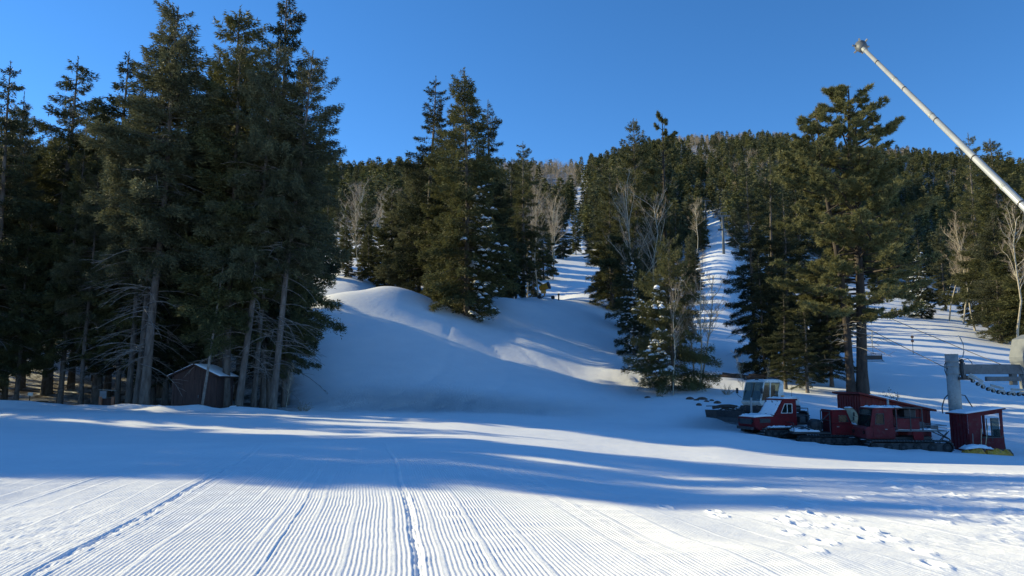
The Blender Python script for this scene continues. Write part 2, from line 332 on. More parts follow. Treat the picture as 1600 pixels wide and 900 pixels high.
def corduroy():
    """the freshly groomed strip: real ribs pressed into the snow, with passes, ruts, crumbs and footprints"""
    th = R(10.1); du = 0.0125
    us = np.arange(-14, 21, du); vs = np.concatenate([np.linspace(3.5, 11, 150, endpoint=False), 11 * (25.0 / 11) ** np.linspace(0, 1, 120)])
    U, V = np.meshgrid(us, vs); X = U * math.cos(th) - V * math.sin(th); Y = U * math.sin(th) + V * math.cos(th)
    Z = ground(X, Y)
    W = U + 0.07 * np.sin(V * .23) + 0.035 * (V / 10) ** 3 + 0.10 * vnoise(U * .3, V * .35, 61) + 0.016 * vnoise(U * 2.0, V * 3.5, 62)
    f = np.mod(W / 0.050, 1.0); saw = np.minimum(f / .42, (1 - f) / .58)
    pas = np.floor((W + 3.1) / 4.1); step = hash2(pas.astype(np.int64), (pas * 0).astype(np.int64), 5)
    wear = np.clip(1.05 + 1.5 * fbm(U * .45, V * .22, 70, 4), .12, 1) * (.75 + .35 * step)
    tramp = np.clip((X - 1.3 - .33 * Y) / 2.6, 0, 1) * np.clip((25 - Y) / 5, 0, 1) + np.clip((-3.2 - X - .08 * Y) / 1.8, 0, 1) * np.clip((12 - Y) / 3, 0, 1) * .38
    tramp = np.clip(tramp, 0, 1) * np.clip(.75 + 2.6 * fbm(X * .55, Y * .55, 80, 3), 0, 1)
    fade = np.clip((23.5 - V) / 7, 0, 1)
    amp = 0.0125 * wear * (1 - .9 * tramp) * fade * np.where(U > 4.5, .62, 1.0)
    Z = Z + amp * saw
    b = np.mod(W / 0.50, 1.0) - .5; Z = Z + 0.016 * np.clip(1 - np.abs(b) / .035, 0, 1) * fade * (.5 + vnoise(V * .6, W * 0 + np.floor(W / .5) * 3.3, 65)) * (1 - tramp)
    b = np.mod((W + 3.1) / 4.1, 1.0) - .5; Z = Z + (0.012 * np.clip(1 - np.abs(b) / .014, 0, 1) - .003 * np.clip(1 - np.abs(b - .03) / .018, 0, 1)) * fade * (.6 + .8 * fbm(U * 3, V * 3, 91))
    Z = Z + 0.004 * vnoise(U * 1.2, V * 5.5, 66) * fade + 0.03 * vnoise(U * .5, V * .8, 69)
    for u0, w, dep in ((0.50, .06, .030), (-3.05, .075, .036)):
        k = np.clip(1 - ((W - u0) / w) ** 2, 0, 1); Z = Z - k * dep * (.55 + .9 * fbm(U * 9, V * 7, 93)) * np.clip((24 - V) / 4, 0, 1)
        k = np.clip(1 - np.abs(W - u0 - w * 1.3) / .05, 0, 1); Z = Z + k * .013 * np.clip(.3 + 1.6 * fbm(U * 7, V * 6, 95), 0, 1.4) * np.clip((24 - V) / 4, 0, 1)
    # lumps thrown up by feet, and the prints themselves
    Z = Z + tramp * (0.06 * fbm(X * 5.5, Y * 5.5, 97, 3) + .02 * fbm(X * 17, Y * 17, 101, 2))
    rr = np.random.default_rng(17)
    for px_, py_, dx, dy, n in ((3.3, 8.2, .20, .62, 9), (6.0, 10.5, .25, .60, 11), (8.5, 13.5, -.28, .58, 11), (5.2, 12.5, .45, .45, 10), (7.4, 9.5, .1, .66, 10), (4.6, 9.0, -.35, .5, 7), (10.0, 15, .3, .6, 10), (4.2, 7.6, .05, .6, 8), (6.8, 12, -.3, .5, 9), (9, 12, .1, .6, 9)):
        for k in range(n):
            fx = px_ + dx * k + rr.normal(0, .06) + (.13 if k % 2 else -.13); fy = py_ + dy * k + rr.normal(0, .06)
            m = (np.abs(X - fx) < .5) & (np.abs(Y - fy) < .5)
            d2 = ((X[m] - fx) / .065) ** 2 + ((Y[m] - fy) / .13) ** 2; Z[m] += -.038 * np.exp(-d2 ** 2) + .020 * np.exp(-(np.sqrt(d2) - 1.5) ** 2 * 5) * (1 + vnoise(X[m] * 20, Y[m] * 20, 4))
    e = np.minimum(np.minimum(U + 14, 21 - U) / 1.5, np.minimum(V - 3.5, (25 - V) / 1.5)); e = np.clip(e, 0, 1); Z = Z - .05 + .078 * e * e * (3 - 2 * e)
    ny, nx = U.shape; idx = np.arange(nx * ny).reshape(ny, nx); f4 = np.stack([idx[:-1, :-1], idx[:-1, 1:], idx[1:, 1:], idx[1:, :-1]], -1).reshape(-1, 4)
    me = mesh_np('groomed_piste', np.stack([X.ravel(), Y.ravel(), Z.ravel()], -1), f4.ravel(), np.full(len(f4), 4), [bpy.data.materials['groomed_snow']], smooth=True)
    for nm, a in (('groom', np.ones(nx * ny)), ('trample', np.zeros(nx * ny))):
        at_ = me.attributes.new(nm, 'FLOAT', 'POINT'); at_.data.foreach_set('value', a.astype(np.float32))
    o = bpy.data.objects.new('groomed_piste', me); COL.objects.link(o); o['kind'] = 'structure'
corduroy()

# ------------------------------------------------------------------ mesh builder for made things
class MB:
    def __init__(s): s.v = []; s.f = []
    def add(s, vs, fs):
        o = len(s.v); s.v += [tuple(p) for p in vs]; s.f += [tuple(i + o for i in q) for q in fs]; return s
    def box(s, c, d, rot=None):
        x, y, z = (k / 2 for k in d); c = Vector(c)
        P = [Vector(p) for p in ((-x, -y, -z), (x, -y, -z), (x, y, -z), (-x, y, -z), (-x, -y, z), (x, -y, z), (x, y, z), (-x, y, z))]
        if rot is not None: P = [rot @ p for p in P]
        return s.add([c + p for p in P], [(3, 2, 1, 0), (4, 5, 6, 7), (0, 1, 5, 4), (1, 2, 6, 5), (2, 3, 7, 6), (3, 0, 4, 7)])
    def prism(s, prof, y0, y1):
        """profile in x,z (counter-clockwise seen from -y) extruded along y"""
        n = len(prof)
        vs = [(x, y0, z) for x, z in prof] + [(x, y1, z) for x, z in prof]
        fs = [tuple(range(n)), tuple(range(2 * n - 1, n - 1, -1))] + [(i, i + n, (i + 1) % n + n, (i + 1) % n) for i in range(n)]
        return s.add(vs, fs)
    def loft(s, rings, caps=True):
        n = len(rings[0]); vs = [p for r in rings for p in r]; fs = []
        for k in range(len(rings) - 1):
            for i in range(n): fs.append((k * n + i, k * n + (i + 1) % n, (k + 1) * n + (i + 1) % n, (k + 1) * n + i))
        if caps: fs.append(tuple(range(n - 1, -1, -1))); fs.append(tuple((len(rings) - 1) * n + i for i in range(n)))
        return s.add(vs, fs)
    def tube(s, pts, r, sides=8, caps=True):
        pts = [Vector(p) for p in pts]; rs = r if isinstance(r, (list, tuple)) else [r] * len(pts)
        rings = []; ref = None
        for i, p in enumerate(pts):
            d = (pts[min(i + 1, len(pts) - 1)] - pts[max(i - 1, 0)]).normalized()
            if ref is None: ref = Vector((0, 0, 1)) if abs(d.z) < 0.9 else Vector((1, 0, 0))
            a = d.cross(ref).normalized(); b = d.cross(a).normalized(); ref = b.cross(d) * -1 if False else ref
            rings.append([p + (a * math.cos(2 * PI * k / sides) + b * math.sin(2 * PI * k / sides)) * rs[i] for k in range(sides)])
        return s.loft(rings, caps)
    def cyl(s, p0, p1, r, sides=16): return s.tube([p0, p1], r, sides)
    def build(s, name, mat, parent=None, smooth=False, bevel=0):
        me = bpy.data.meshes.new(name); me.from_pydata(s.v, [], s.f); me.materials.append(mat); me.validate()
        if smooth:
            me.polygons.foreach_set('use_smooth', np.ones(len(me.polygons), bool))
        o = bpy.data.objects.new(name, me); COL.objects.link(o)
        if parent: o.parent = parent
        if bevel:
            b = o.modifiers.new('bevel', 'BEVEL'); b.width = bevel; b.segments = 2; b.limit_method = 'ANGLE'
        return o
def thing(name, label, cat, loc, rz=0.0, group=None):
    o = bpy.data.objects.new(name, None); COL.objects.link(o); o.location = loc; o.rotation_euler = (0, 0, rz)
    o.empty_display_size = 0.3
    return finish(o, None, label, cat, group)
def noisy_sheet(mb, pts_fn, nu, nv): pass

# ------------------------------------------------------------------ trees
class TB:
    """collects tapered tubes and leaf triangles with numpy"""
    def __init__(s): s.V = []; s.F = []; s.L = []; s.n = 0
    def tube(s, P, rad, sides=3):
        P = np.asarray(P, float); k = len(P); d = np.gradient(P, axis=0); d /= np.linalg.norm(d, axis=1, keepdims=True) + 1e-9
        ref = np.where(np.abs(d[:, 2:3]) < 0.9, np.array([[0, 0, 1.0]]), np.array([[1.0, 0, 0]])) if abs(d[0, 2]) < 0.9 else np.tile([[1.0, 0, 0]], (k, 1))
        a = np.cross(d, ref); a /= np.linalg.norm(a, axis=1, keepdims=True) + 1e-9; b = np.cross(d, a)
        an = np.arange(sides) * 2 * PI / sides
        rad = np.asarray(rad, float).reshape(-1, 1, 1)
        V = P[:, None, :] + rad * (a[:, None, :] * np.cos(an)[None, :, None] + b[:, None, :] * np.sin(an)[None, :, None])
        base = s.n; s.V.append(V.reshape(-1, 3)); s.n += k * sides
        i = np.arange(k - 1)[:, None] * sides; j = np.arange(sides)[None, :]; j2 = (j + 1) % sides
        q = np.stack([i + j, i + j2, i + sides + j2, i + sides + j], -1).reshape(-1, 4) + base
        s.F.append(q.ravel()); s.L.append(np.full(len(q), 4))
    def tris(s, P, D, W, length):
        """thin tapered triangles: base centre P, direction D (unit), width vector W"""
        n = len(P); V = np.empty((n, 3, 3)); V[:, 0] = P - W / 2; V[:, 1] = P + W / 2; V[:, 2] = P + D * np.reshape(length, (-1, 1))
        s.V.append(V.reshape(-1, 3)); s.F.append(np.arange(s.n, s.n + 3 * n)); s.L.append(np.full(n, 3)); s.n += 3 * n
    def mesh(s, name, mat, smooth=False):
        return mesh_np(name, np.concatenate(s.V), np.concatenate(s.F), np.concatenate(s.L), [mat], smooth)
def unit(v): return v / (np.linalg.norm(v, axis=-1, keepdims=True) + 1e-9)

def conifer_mesh(seed, H=24., Rm=3.0, start=0.12, nl=230, leaves=110, ll=0.34, lw=0.11, power=0.8, droop=0.25, lift=0.15,
                 dead=0, lean=0.02, gap=0.0, mat='needles', snow=None, trunk_r=None, bark='bark', ragged=0.35, sag=0.0):
    r = np.random.default_rng(seed)
    tr = TB(); cr = TB(); dd = TB(); sn = TB()
    tr_r = trunk_r or H * 0.011
    ts = np.linspace(0, 1, 12); ax = np.stack([lean * H * ts ** 1.5 * math.cos(seed) + 0.06 * np.sin(ts * 9 + seed), lean * H * ts ** 1.5 * math.sin(seed) + 0.06 * np.cos(ts * 7 + seed), ts * H - 0.0], -1)
    ax[:, :2] -= ax[0, :2]; ax[0, 2] = -0.6
    rad = tr_r * (1 - ts) ** 0.8 + 0.012; rad[0] *= 1.35
    tr.tube(ax, rad, 9)
    def axis(t): return np.stack([np.interp(t, ts, ax[:, k]) for k in range(3)], -1)
    # limbs, clustered in whorls
    nw = max(8, int(nl / 5)); wh = np.sort(r.uniform(start, 0.985, nw)) if gap else start + (0.985 - start) * (np.arange(nw) + r.uniform(-.4, .4, nw)) / nw
    tl = wh[r.integers(0, nw, nl)] + r.normal(0, 0.004, nl); tl = np.clip(tl, start * 0.9, 0.985)
    q = (tl - start) / (1 - start)
    prof = np.clip((1 - q), 0, 1) ** power * (0.62 + 0.38 * np.minimum(1, np.maximum(q, 0) / 0.18)) + 0.075 * np.clip((1 - q) * 8, 0.35, 1)
    sectors = 0.75 + 0.35 * np.sin(r.uniform(0, 6) + np.arange(64) * 2 * PI / 64 * 2) * r.uniform(0.3, 1)
    az = r.uniform(0, 2 * PI, nl)
    cl = 1 + 0.30 * np.sin(az * 2 + tl * 17 + seed) + 0.15 * np.sin(az * 3 - tl * 31)
    ln = Rm * prof * (1 - ragged + ragged * 1.5 * r.uniform(0, 1, nl)) * np.clip(cl, 0.55, 1.3)
    el = lift + (q - 0.45) * 0.9 + r.normal(0, 0.10, nl)        # upper limbs rise, lower ones fall
    base = axis(tl)
    hd = np.stack([np.cos(az), np.sin(az), 0 * az], -1); side = np.stack([-np.sin(az), np.cos(az), 0 * az], -1)
    up = np.array([0, 0, 1.0])
    def limbpt(i, s_):
        l = ln[i]; e = el[i]
        x = l * s_; z = l * (np.tan(e) * s_ - droop * s_ ** 2 + droop * 0.75 * s_ ** 3) - sag * l * s_ ** 2
        return base[i] + hd[i] * x[:, None] + up * z[:, None]
    ss = np.linspace(0, 1, 4)
    for i in range(nl):
        P = limbpt(np.full(4, i), ss * 0.93); tr.tube(P, np.linspace(0.014 + 0.012 * ln[i], 0.006, 4) * (H / 24), 3)
    # leaves
    w = ln * (0.4 + ln); cnt = r.multinomial(nl * leaves, w / w.sum()); I = np.repeat(np.arange(nl), cnt); n = len(I)
    s_ = r.uniform(0.0, 1, n) ** 0.72; s_ = 0.14 + 0.86 * s_
    width = np.minimum(0.36 * ln[I], 0.95) * (1.08 - s_) ** 0.7
    # gather leaves on side twigs
    tw = np.round(s_ * (3 + ln[I] * 3.2)) / (3 + ln[I] * 3.2); s2 = np.clip(tw + r.normal(0, 0.018, n), 0.08, 1.02)
    off = width * r.uniform(-1, 1, n)
    P = limbpt(I, s2) + side[I] * off[:, None] + hd[I] * (np.abs(off) * 0.45)[:, None]
    P[:, 2] += -np.abs(off) * (0.22 + droop) + r.normal(0, 0.045 + 0.03 * ln[I], n)
    D = unit(hd[I] * 0.75 + side[I] * (np.sign(off) * np.minimum(1, np.abs(off) / (width + .05)) * 0.8)[:, None] + r.normal(0, 0.38, (n, 3)) + up * -0.12)
    W = unit(np.cross(D, r.normal(0, 1, (n, 3)) + up * 0.9)) * (lw * r.uniform(0.6, 1.4, (n, 1)))
    cr.tris(P, D, W, ll * r.uniform(0.6, 1.4, n))
    # leader
    k = 60; P = axis(r.uniform(0.93, 1.0, k)); a = r.uniform(0, 2 * PI, k)
    D = unit(np.stack([np.cos(a), np.sin(a), r.uniform(0.4, 2.2, k)], -1)); W = unit(np.cross(D, r.normal(0, 1, (k, 3)))) * lw * .8
    cr.tris(P, D, W, ll * r.uniform(0.5, 1.0, k))
    if dead:
        td = r.uniform(0.10, max(start + 0.28, 0.4), dead); a = r.uniform(0, 2 * PI, dead)
        for t_, a_ in zip(td, a):
            l = Rm * r.uniform(0.45, 1.1); b0 = axis(np.array([t_]))[0]; h = np.array([math.cos(a_), math.sin(a_), 0]); sdv = np.array([-math.sin(a_), math.cos(a_), 0])
            e = r.uniform(-0.15, 0.35); s5 = np.linspace(0, 1, 6)
            P = b0 + np.outer(s5 * l, h) + np.outer(l * (e * s5 - 0.42 * s5 ** 2), up) + np.outer(0.12 * l * np.sin(s5 * 3 + a_), sdv)
            dd.tube(P, np.linspace(0.034, 0.009, 6), 3)
            for _ in range(5):
                u_ = r.uniform(0.3, 0.95); p0 = np.array([np.interp(u_, s5, P[:, c]) for c in range(3)]); sg = r.choice([-1, 1])
                dv = unit(h * 0.8 + sdv * sg * 0.8 + up * r.uniform(-0.4, 0.1)); l2 = l * r.uniform(0.12, 0.35)
                dd.tube([p0, p0 + dv * l2 * 0.5, p0 + dv * l2 + up * -0.1 * l2], [0.012, 0.009, 0.005], 3)
    parts = {'trunk': tr.mesh('trunk', M[bark], True), 'crown': cr.mesh('crown', M[mat])}
    if dead: parts['dead_branches'] = dd.mesh('dead_branches', M['dead'])
    if snow:
        a0, a1, t0, t1, amt = snow
        for i in range(nl):
            da = (az[i] - a0) % (2 * PI)
            if da > a1 - a0 or not (t0 < tl[i] < t1) or r.uniform() > amt: continue
            for s0 in np.arange(0.4, 1.0, 0.11):
                if r.uniform() < 0.2: continue
                c = limbpt(np.array([i]), np.array([s0]))[0] + side[i] * r.normal(0, 0.3) * min(1, ln[i] / 2) ; c[2] += 0.10
                sz = r.choice([0.09, 0.12, 0.17, 0.26]) * r.uniform(.8, 1.2) * (1.25 - 0.5 * s0)
                a_ = np.arange(7) * 2 * PI / 7; kx = r.uniform(0.6, 1.3, 7)
                ring = np.stack([np.cos(a_) * kx * sz * 1.3, np.sin(a_) * kx * sz, r.uniform(-0.07, 0.0, 7)], -1)
                V = np.concatenate([[c + [0, 0, sz * 0.42]], c + ring * [0.62, 0.62, 1] + [0, 0, sz * 0.28], c + ring - [0, 0, sz * 0.30]])
                F_ = [[0, 1 + j, 1 + (j + 1) % 7] for j in range(7)]
                Q = [[1 + j, 8 + j, 8 + (j + 1) % 7, 1 + (j + 1) % 7] for j in range(7)]
                b_ = sn.n; sn.V.append(V); sn.n += len(V)
                sn.F.append(np.array(F_).ravel() + b_); sn.L.append(np.full(7, 3)); sn.F.append(np.array(Q).ravel() + b_); sn.L.append(np.full(7, 4))
        if sn.n: parts['snow_clumps'] = sn.mesh('snow_clumps', M['snow'], True)
    return parts, H

def pine_mesh(seed, H=26., Rm=6.0, start=0.28, nl=70, fork=True, mat='needles_pine'):
    r = np.random.default_rng(seed); tr = TB(); cr = TB(); dd = TB()
    up = np.array([0, 0, 1.0]); ts = np.linspace(0, 1, 14)
    def stem(off, bend, h, rr):
        P = np.stack([off[0] + bend[0] * ts ** 1.2 + 0.15 * np.sin(ts * 8 + seed), off[1] + bend[1] * ts ** 1.2, ts * h], -1); P[:, 0] -= 0.15 * math.sin(seed); P[0, 2] = -0.6
        rad = rr * (1 - ts) ** 0.75 + 0.03; rad[0] *= 1.3; tr.tube(P, rad, 10); return P
    stems = [stem((0, 0), (0.2, 0), H, H * 0.0145)]
    if fork: stems.append(stem((-0.75, 0.2), (-1.6, 0.3), H * 0.94, H * 0.0105))
    tips = []
    for k, P in enumerate(stems):
        n = nl if k == 0 else int(nl * 0.55); h = P[-1, 2]
        for i in range(n):
            t_ = start + (0.99 - start) * ((i + r.uniform(-.5, .5)) / n); t_ = min(max(t_, 0.05), 0.985)
            q = (t_ - start) / (1 - start); a_ = r.uniform(0, 2 * PI)
            prof = math.sin(PI * min(1, 0.20 + 0.80 * q) ** 0.85) ** 0.7 * (1 - 0.45 * q) + 0.10
            l = Rm * prof * r.uniform(0.5, 1.12) * (0.85 if k else 1)
            b0 = np.array([np.interp(t_, ts, P[:, c]) for c in range(3)]); hd = np.array([math.cos(a_), math.sin(a_), 0]); sd_ = np.array([-math.sin(a_), math.cos(a_), 0])
            e = -0.15 + 0.75 * q + r.normal(0, 0.14); s6 = np.linspace(0, 1, 6)
            LP = b0 + np.outer(s6 * l, hd) + np.outer(l * (e * s6 + 0.18 * s6 ** 2), up) + np.outer(0.10 * l * np.sin(s6 * 4 + i), sd_)
            tr.tube(LP, np.linspace(0.03 + 0.012 * l, 0.018, 6), 4)
            for _ in range(int(4 + l * 5.5)):
                u_ = r.uniform(0.22, 1.0) ** 0.8; p0 = np.array([np.interp(u_, s6, LP[:, c]) for c in range(3)])
                sg = r.choice([-1, 1]); dv = unit(hd * 0.8 + sd_ * sg * r.uniform(0.2, 1.1) + up * r.uniform(-0.1, 0.7)); l2 = (0.25 + 0.26 * l * (1.15 - u_)) * r.uniform(0.5, 1.2)
                p1 = p0 + dv * l2; tr.tube([p0, (p0 + p1) / 2 + up * -0.03 * l2, p1], [0.018, 0.013, 0.008], 3)
                for _t in range(4): tips.append((p1 - dv * r.uniform(0, 0.6) * l2 + r.normal(0, 0.07, 3), dv))
            tips.append((LP[-1], hd))
    # long-needle tufts
    T = np.array([t[0] for t in tips]); DV = np.array([t[1] for t in tips]); k = 20; n = len(T) * k
    P = np.repeat(T, k, 0) + r.normal(0, 0.03, (n, 3)); D = unit(np.repeat(DV, k, 0) * 0.55 + r.normal(0, 0.62, (n, 3)) + up * 0.22)
    W = unit(np.cross(D, r.normal(0, 1, (n, 3)))) * 0.046 * r.uniform(0.6, 1.5, (n, 1))
    cr.tris(P, D, W, r.uniform(0.17, 0.36, n))
    for _ in range(26):
        t_ = r.uniform(0.10, start + 0.12); P = stems[r.integers(0, len(stems))]; b0 = np.array([np.interp(t_, ts, P[:, c]) for c in range(3)]); a_ = r.uniform(0, 2 * PI)
        h = np.array([math.cos(a_), math.sin(a_), 0]); l = r.uniform(0.8, 3.4); s5 = np.linspace(0, 1, 6); e = r.uniform(-0.3, 0.15)
        LP = b0 + np.outer(s5 * l, h) + np.outer(l * (e * s5 - 0.15 * s5 ** 2) + 0.1 * np.sin(s5 * 7 + a_), up); dd.tube(LP, np.linspace(0.04, 0.012, 6), 4)
        for _ in range(6):
            u_ = r.uniform(0.3, 0.95); p0 = np.array([np.interp(u_, s5, LP[:, c]) for c in range(3)]); dv = unit(h + r.normal(0, 0.7, 3)); l2 = l * r.uniform(0.1, 0.35)
            dd.tube([p0, p0 + dv * l2 * .5 + up * .03, p0 + dv * l2], [0.014, 0.011, 0.006], 3)
    return {'trunk': tr.mesh('trunk', M['bark_dark'], True), 'crown': cr.mesh('crown', M[mat]), 'dead_branches': dd.mesh('dead_branches', M['dead'])}, H

def bare_mesh(seed, H=18., spread=0.5, levels=4, stems=1, thick=1.0, twig=0.013):
    r = np.random.default_rng(seed); tr = TB(); tw = TB(); up = np.array([0, 0, 1.0])
    def grow(p, d, l, rad, lev):
        n = 5; P = [p]; dcur = d
        for i in range(n):
            dcur = unit(dcur + r.normal(0, 0.09 + 0.03 * lev, 3) + up * 0.05); P.append(P[-1] + dcur * l / n)
        P = np.array(P); tb = tr if lev < 2 else tw
        tb.tube(P, np.linspace(rad, rad * (0.45 if lev else 0.30), n + 1), 7 if lev == 0 else (4 if lev == 1 else 3))
        if lev >= levels: return
        nb = [19, 8, 5, 3][min(lev, 3)]
        for i in range(nb):
            u_ = r.uniform(0.38 if lev == 0 else 0.2, 1.0); k = u_ * n; a = int(min(k, n - 1)); q = P[a] + (P[a + 1] - P[a]) * (k - a)
            dv = unit(np.cross(dcur, r.normal(0, 1, 3))); nd = unit(dcur * 0.75 + dv * r.uniform(0.35, 0.8) * (0.5 + spread) + up * 0.38)
            grow(q, nd, l * (r.uniform(0.14, 0.27) if lev == 0 else r.uniform(0.22, 0.4)) * (1.4 - 0.6 * u_), max(twig * 0.5, rad * 0.42 * (1.15 - u_ * 0.5)), lev + 1)
    for s in range(stems):
        a_ = r.uniform(0, 6.28); o = np.array([math.cos(a_), math.sin(a_), 0]) * (0.35 * s)
        grow(o + [0, 0, -0.3], unit(np.array([math.cos(a_) * 0.10 * s, math.sin(a_) * 0.10 * s, 1.0])), H * 0.86 * r.uniform(0.8, 1) if s else H * 0.86, 0.0062 * H * thick, 0)
    parts = {'trunk': tr.mesh('trunk', M['aspen'], True)}
    if tw.n: parts['twigs'] = tw.mesh('twigs', M['twig'])
    return parts, H

PROTO = {}
def proto(key, fn, *a, **k): PROTO[key] = fn(*a, **k)
# tall near firs with bare lower limbs
for i in range(4): proto('fir%d' % i, conifer_mesh, 20 + i, H=24, Rm=3.35, start=0.38, nl=240, leaves=290, ll=0.23, lw=0.058, power=0.60, droop=0.34, lift=0.12, dead=58, mat='needles_grey', lean=0.018, ragged=0.4, trunk_r=0.24)
for i in range(3): proto('fir_low%d' % i, conifer_mesh, 40 + i, H=22, Rm=3.2, start=0.20, nl=270, leaves=270, ll=0.23, lw=0.062, power=0.64, droop=0.32, lift=0.10, dead=8, mat='needles', ragged=0.42)
for i in range(3): proto('spruce%d' % i, conifer_mesh, 60 + i, H=24, Rm=3.1, start=0.12, nl=220, leaves=260, ll=0.23, lw=0.068, power=0.72, droop=0.36, lift=0.06, mat='needles_dark', ragged=0.5, dead=14)
for i in range(2): proto('spruce_sparse%d' % i, conifer_mesh, 70 + i, H=24, Rm=3.0, start=0.2, nl=165, leaves=240, ll=0.23, lw=0.062, power=0.62, droop=0.42, lift=0.08, mat='needles', ragged=0.6, dead=16)
for i in range(5): proto('mid%d' % i, conifer_mesh, 90 + i, H=20, Rm=3.0, start=0.07, nl=220, leaves=130, ll=0.34, lw=0.115, power=0.72, droop=0.3, lift=0.12, mat=('needles', 'needles_grey', 'needles', 'needles_dark', 'needles')[i], ragged=0.42)
for i in range(2): proto('full%d' % i, conifer_mesh, 160 + i, H=24, Rm=3.9, start=0.05, nl=340, leaves=230, ll=0.27, lw=0.082, power=0.62, droop=0.32, lift=0.12, mat=('needles', 'needles_grey')[i], ragged=0.36)
proto('snowy0', conifer_mesh, 110, H=22, Rm=3.7, start=0.04, nl=380, leaves=230, ll=0.26, lw=0.08, power=0.6, droop=0.34, lift=0.06, mat='needles', ragged=0.36, snow=(-1.0, 1.0, 0.02, 0.48, .95))
proto('snowy1', conifer_mesh, 111, H=12, Rm=3.3, start=0.03, nl=260, leaves=290, ll=0.18, lw=0.05, power=0.6, droop=0.30, lift=0.14, mat='needles', ragged=0.4, snow=(2.7, 4.4, 0.12, 0.62, 0.8))
proto('snowy2', conifer_mesh, 112, H=16, Rm=3.0, start=0.04, nl=220, leaves=130, ll=0.30, lw=0.10, power=0.7, droop=0.38, lift=0.06, mat='needles_dark', ragged=0.4, snow=(2.3, 5.4, 0.08, 0.75, 0.9))
proto('pine0', pine_mesh, 5, 26.5, 6.0, 0.24, 108, True)
proto('pine1', pine_mesh, 8, 24, 3.6, 0.30, 56, False, 'needles')
for i in range(4): proto('bare%d' % i, bare_mesh, 130 + i, 17, 0.55, 4, 1)
proto('bare_multi', bare_mesh, 140, 9, 0.7, 3, 3, 1.0)
proto('sapling', bare_mesh, 150, 4, 0.4, 2, 1, 0.7, 0.012)

def plant(key, name, p, h, label, cat, group, rz=None, wide=1.0, parts=None, tilt=0.0):
    P, H = PROTO[key]; s = h / H
    o = bpy.data.objects.new(name, None); COL.objects.link(o); o.location = p
    o.rotation_euler = (0, 0, random.uniform(0, 2 * PI) if rz is None else rz); o.scale = (s * wide, s * wide, s)
    if tilt: o.rotation_euler = (Matrix.Rotation(R(tilt), 3, 'Y') @ Matrix.Rotation(o.rotation_euler.z, 3, 'Z')).to_euler()
    o.empty_display_size = 0.5
    finish(o, None, label, cat, group)
    for nm, me in P.items():
        if parts and nm not in parts: continue
        c = bpy.data.objects.new(nm, me); COL.objects.link(c); c.parent = o
    return o

# --- the wood on the left (photo column of the foot, distance, photo row of the tip, proto, width, label)
GW = 'tall firs of the wood beside the hut'
LW = [
 (-22, 48, 100, 'spruce0', 1.0, 'dark conifer cut off by the left edge of the photo'),
 (72, 56, 84, 'spruce_sparse0', 1.1, 'thin ragged conifer near the left edge with sky showing between its branches'),
 (150, 52, 78, 'spruce1', 1.05, 'very dark pointed spruce between the ragged conifer and the pale left firs'),
 (200, 47, 150, 'fir0', 1.0, 'pale grey-green fir with leafy left side, left of the tall bare-limbed fir'),
 (212, 46, 30, 'fir1', .8, 'slender pale fir touching the left side of the tall bare-limbed fir'),
 (225, 44.8, 12, 'fir2', 1.1, 'tall fir with thick grey trunk and long bare curving lower limbs'),
 (335, 52, 3, 'fir_low0', 1.0, 'bushy-topped fir rising behind the hut to the upper edge of the photo'),
 (352, 46, 62, 'fir_low1', .95, 'olive-green fir standing directly behind the right end of the hut'),
 (372, 45.2, 64, 'fir3', .85, 'fir with a leaning grey trunk just right of the hut'),
 (420, 50, -45, 'spruce2', .8, 'tallest spruce whose star-shaped tip leaves the top of the photo'),
 (425, 45.5, 74, 'fir0', .85, 'fir with a thick leaning trunk, the last big trunk of the left wood'),
 (446, 53, 92, 'fir_low2', .85, 'broad dark fir forming the right edge of the left wood beside the snow mound'),
 (395, 47, 130, 'fir1', .75, 'slim fir with thin bare side twigs between two leaning trunks right of the hut'),
 (285, 50, 88, 'fir_low2', .95, 'dark bushy fir standing behind the hut roof'),
]
for px, Y, top, key, w, lab in LW:
    p = at(px, Y); plant(key, 'fir_tree', p, height_to(p, top) * 1.0, lab, 'fir tree', GW, wide=w * random.uniform(.95, 1.05), tilt={225: 2.5, 372: 4.5, 425: 4.0, 395: 3.5, 212: 1.5}.get(px, 0))
fill = [(10, 53, 210), (-40, 52, 160), (35, 58, 250), (95, 50, 235), (110, 58, 170), (130, 49, 250), (168, 56, 190), (178, 50, 260), (250, 56, 120), (262, 49, 235), (300, 56, 90),
        (312, 49.5, 185), (330, 60, 150), (372, 55, 130), (398, 58, 110), (408, 49, 200), (440, 58, 160), (60, 66, 200), (0, 64, 220), (120, 68, 210), (190, 64, 180), (240, 68, 190), (300, 66, 170), (360, 68, 190), (420, 66, 200), (445, 62, 230), (28, 49, 330), (235, 52, 210), (345, 50, 210),
        (80, 74, 230), (160, 76, 230), (220, 75, 230), (280, 74, 220), (340, 76, 220), (395, 74, 230), (440, 50, 360), (150, 61, 250), (275, 61, 200), (385, 62, 230)]
for i, (px, Y, top) in enumerate(fill):
    p = at(px + random.uniform(-6, 6), Y)
    plant(random.choice(['fir_low0', 'fir_low1', 'fir_low2', 'fir1', 'fir3', 'spruce1', 'spruce0']), 'fir_tree', p, height_to(p, top) * random.uniform(.94, 1.04),
          'dark shaded conifer standing deep inside the left wood', 'fir tree', 'shaded conifers inside the left wood', wide=random.uniform(.85, 1.05))
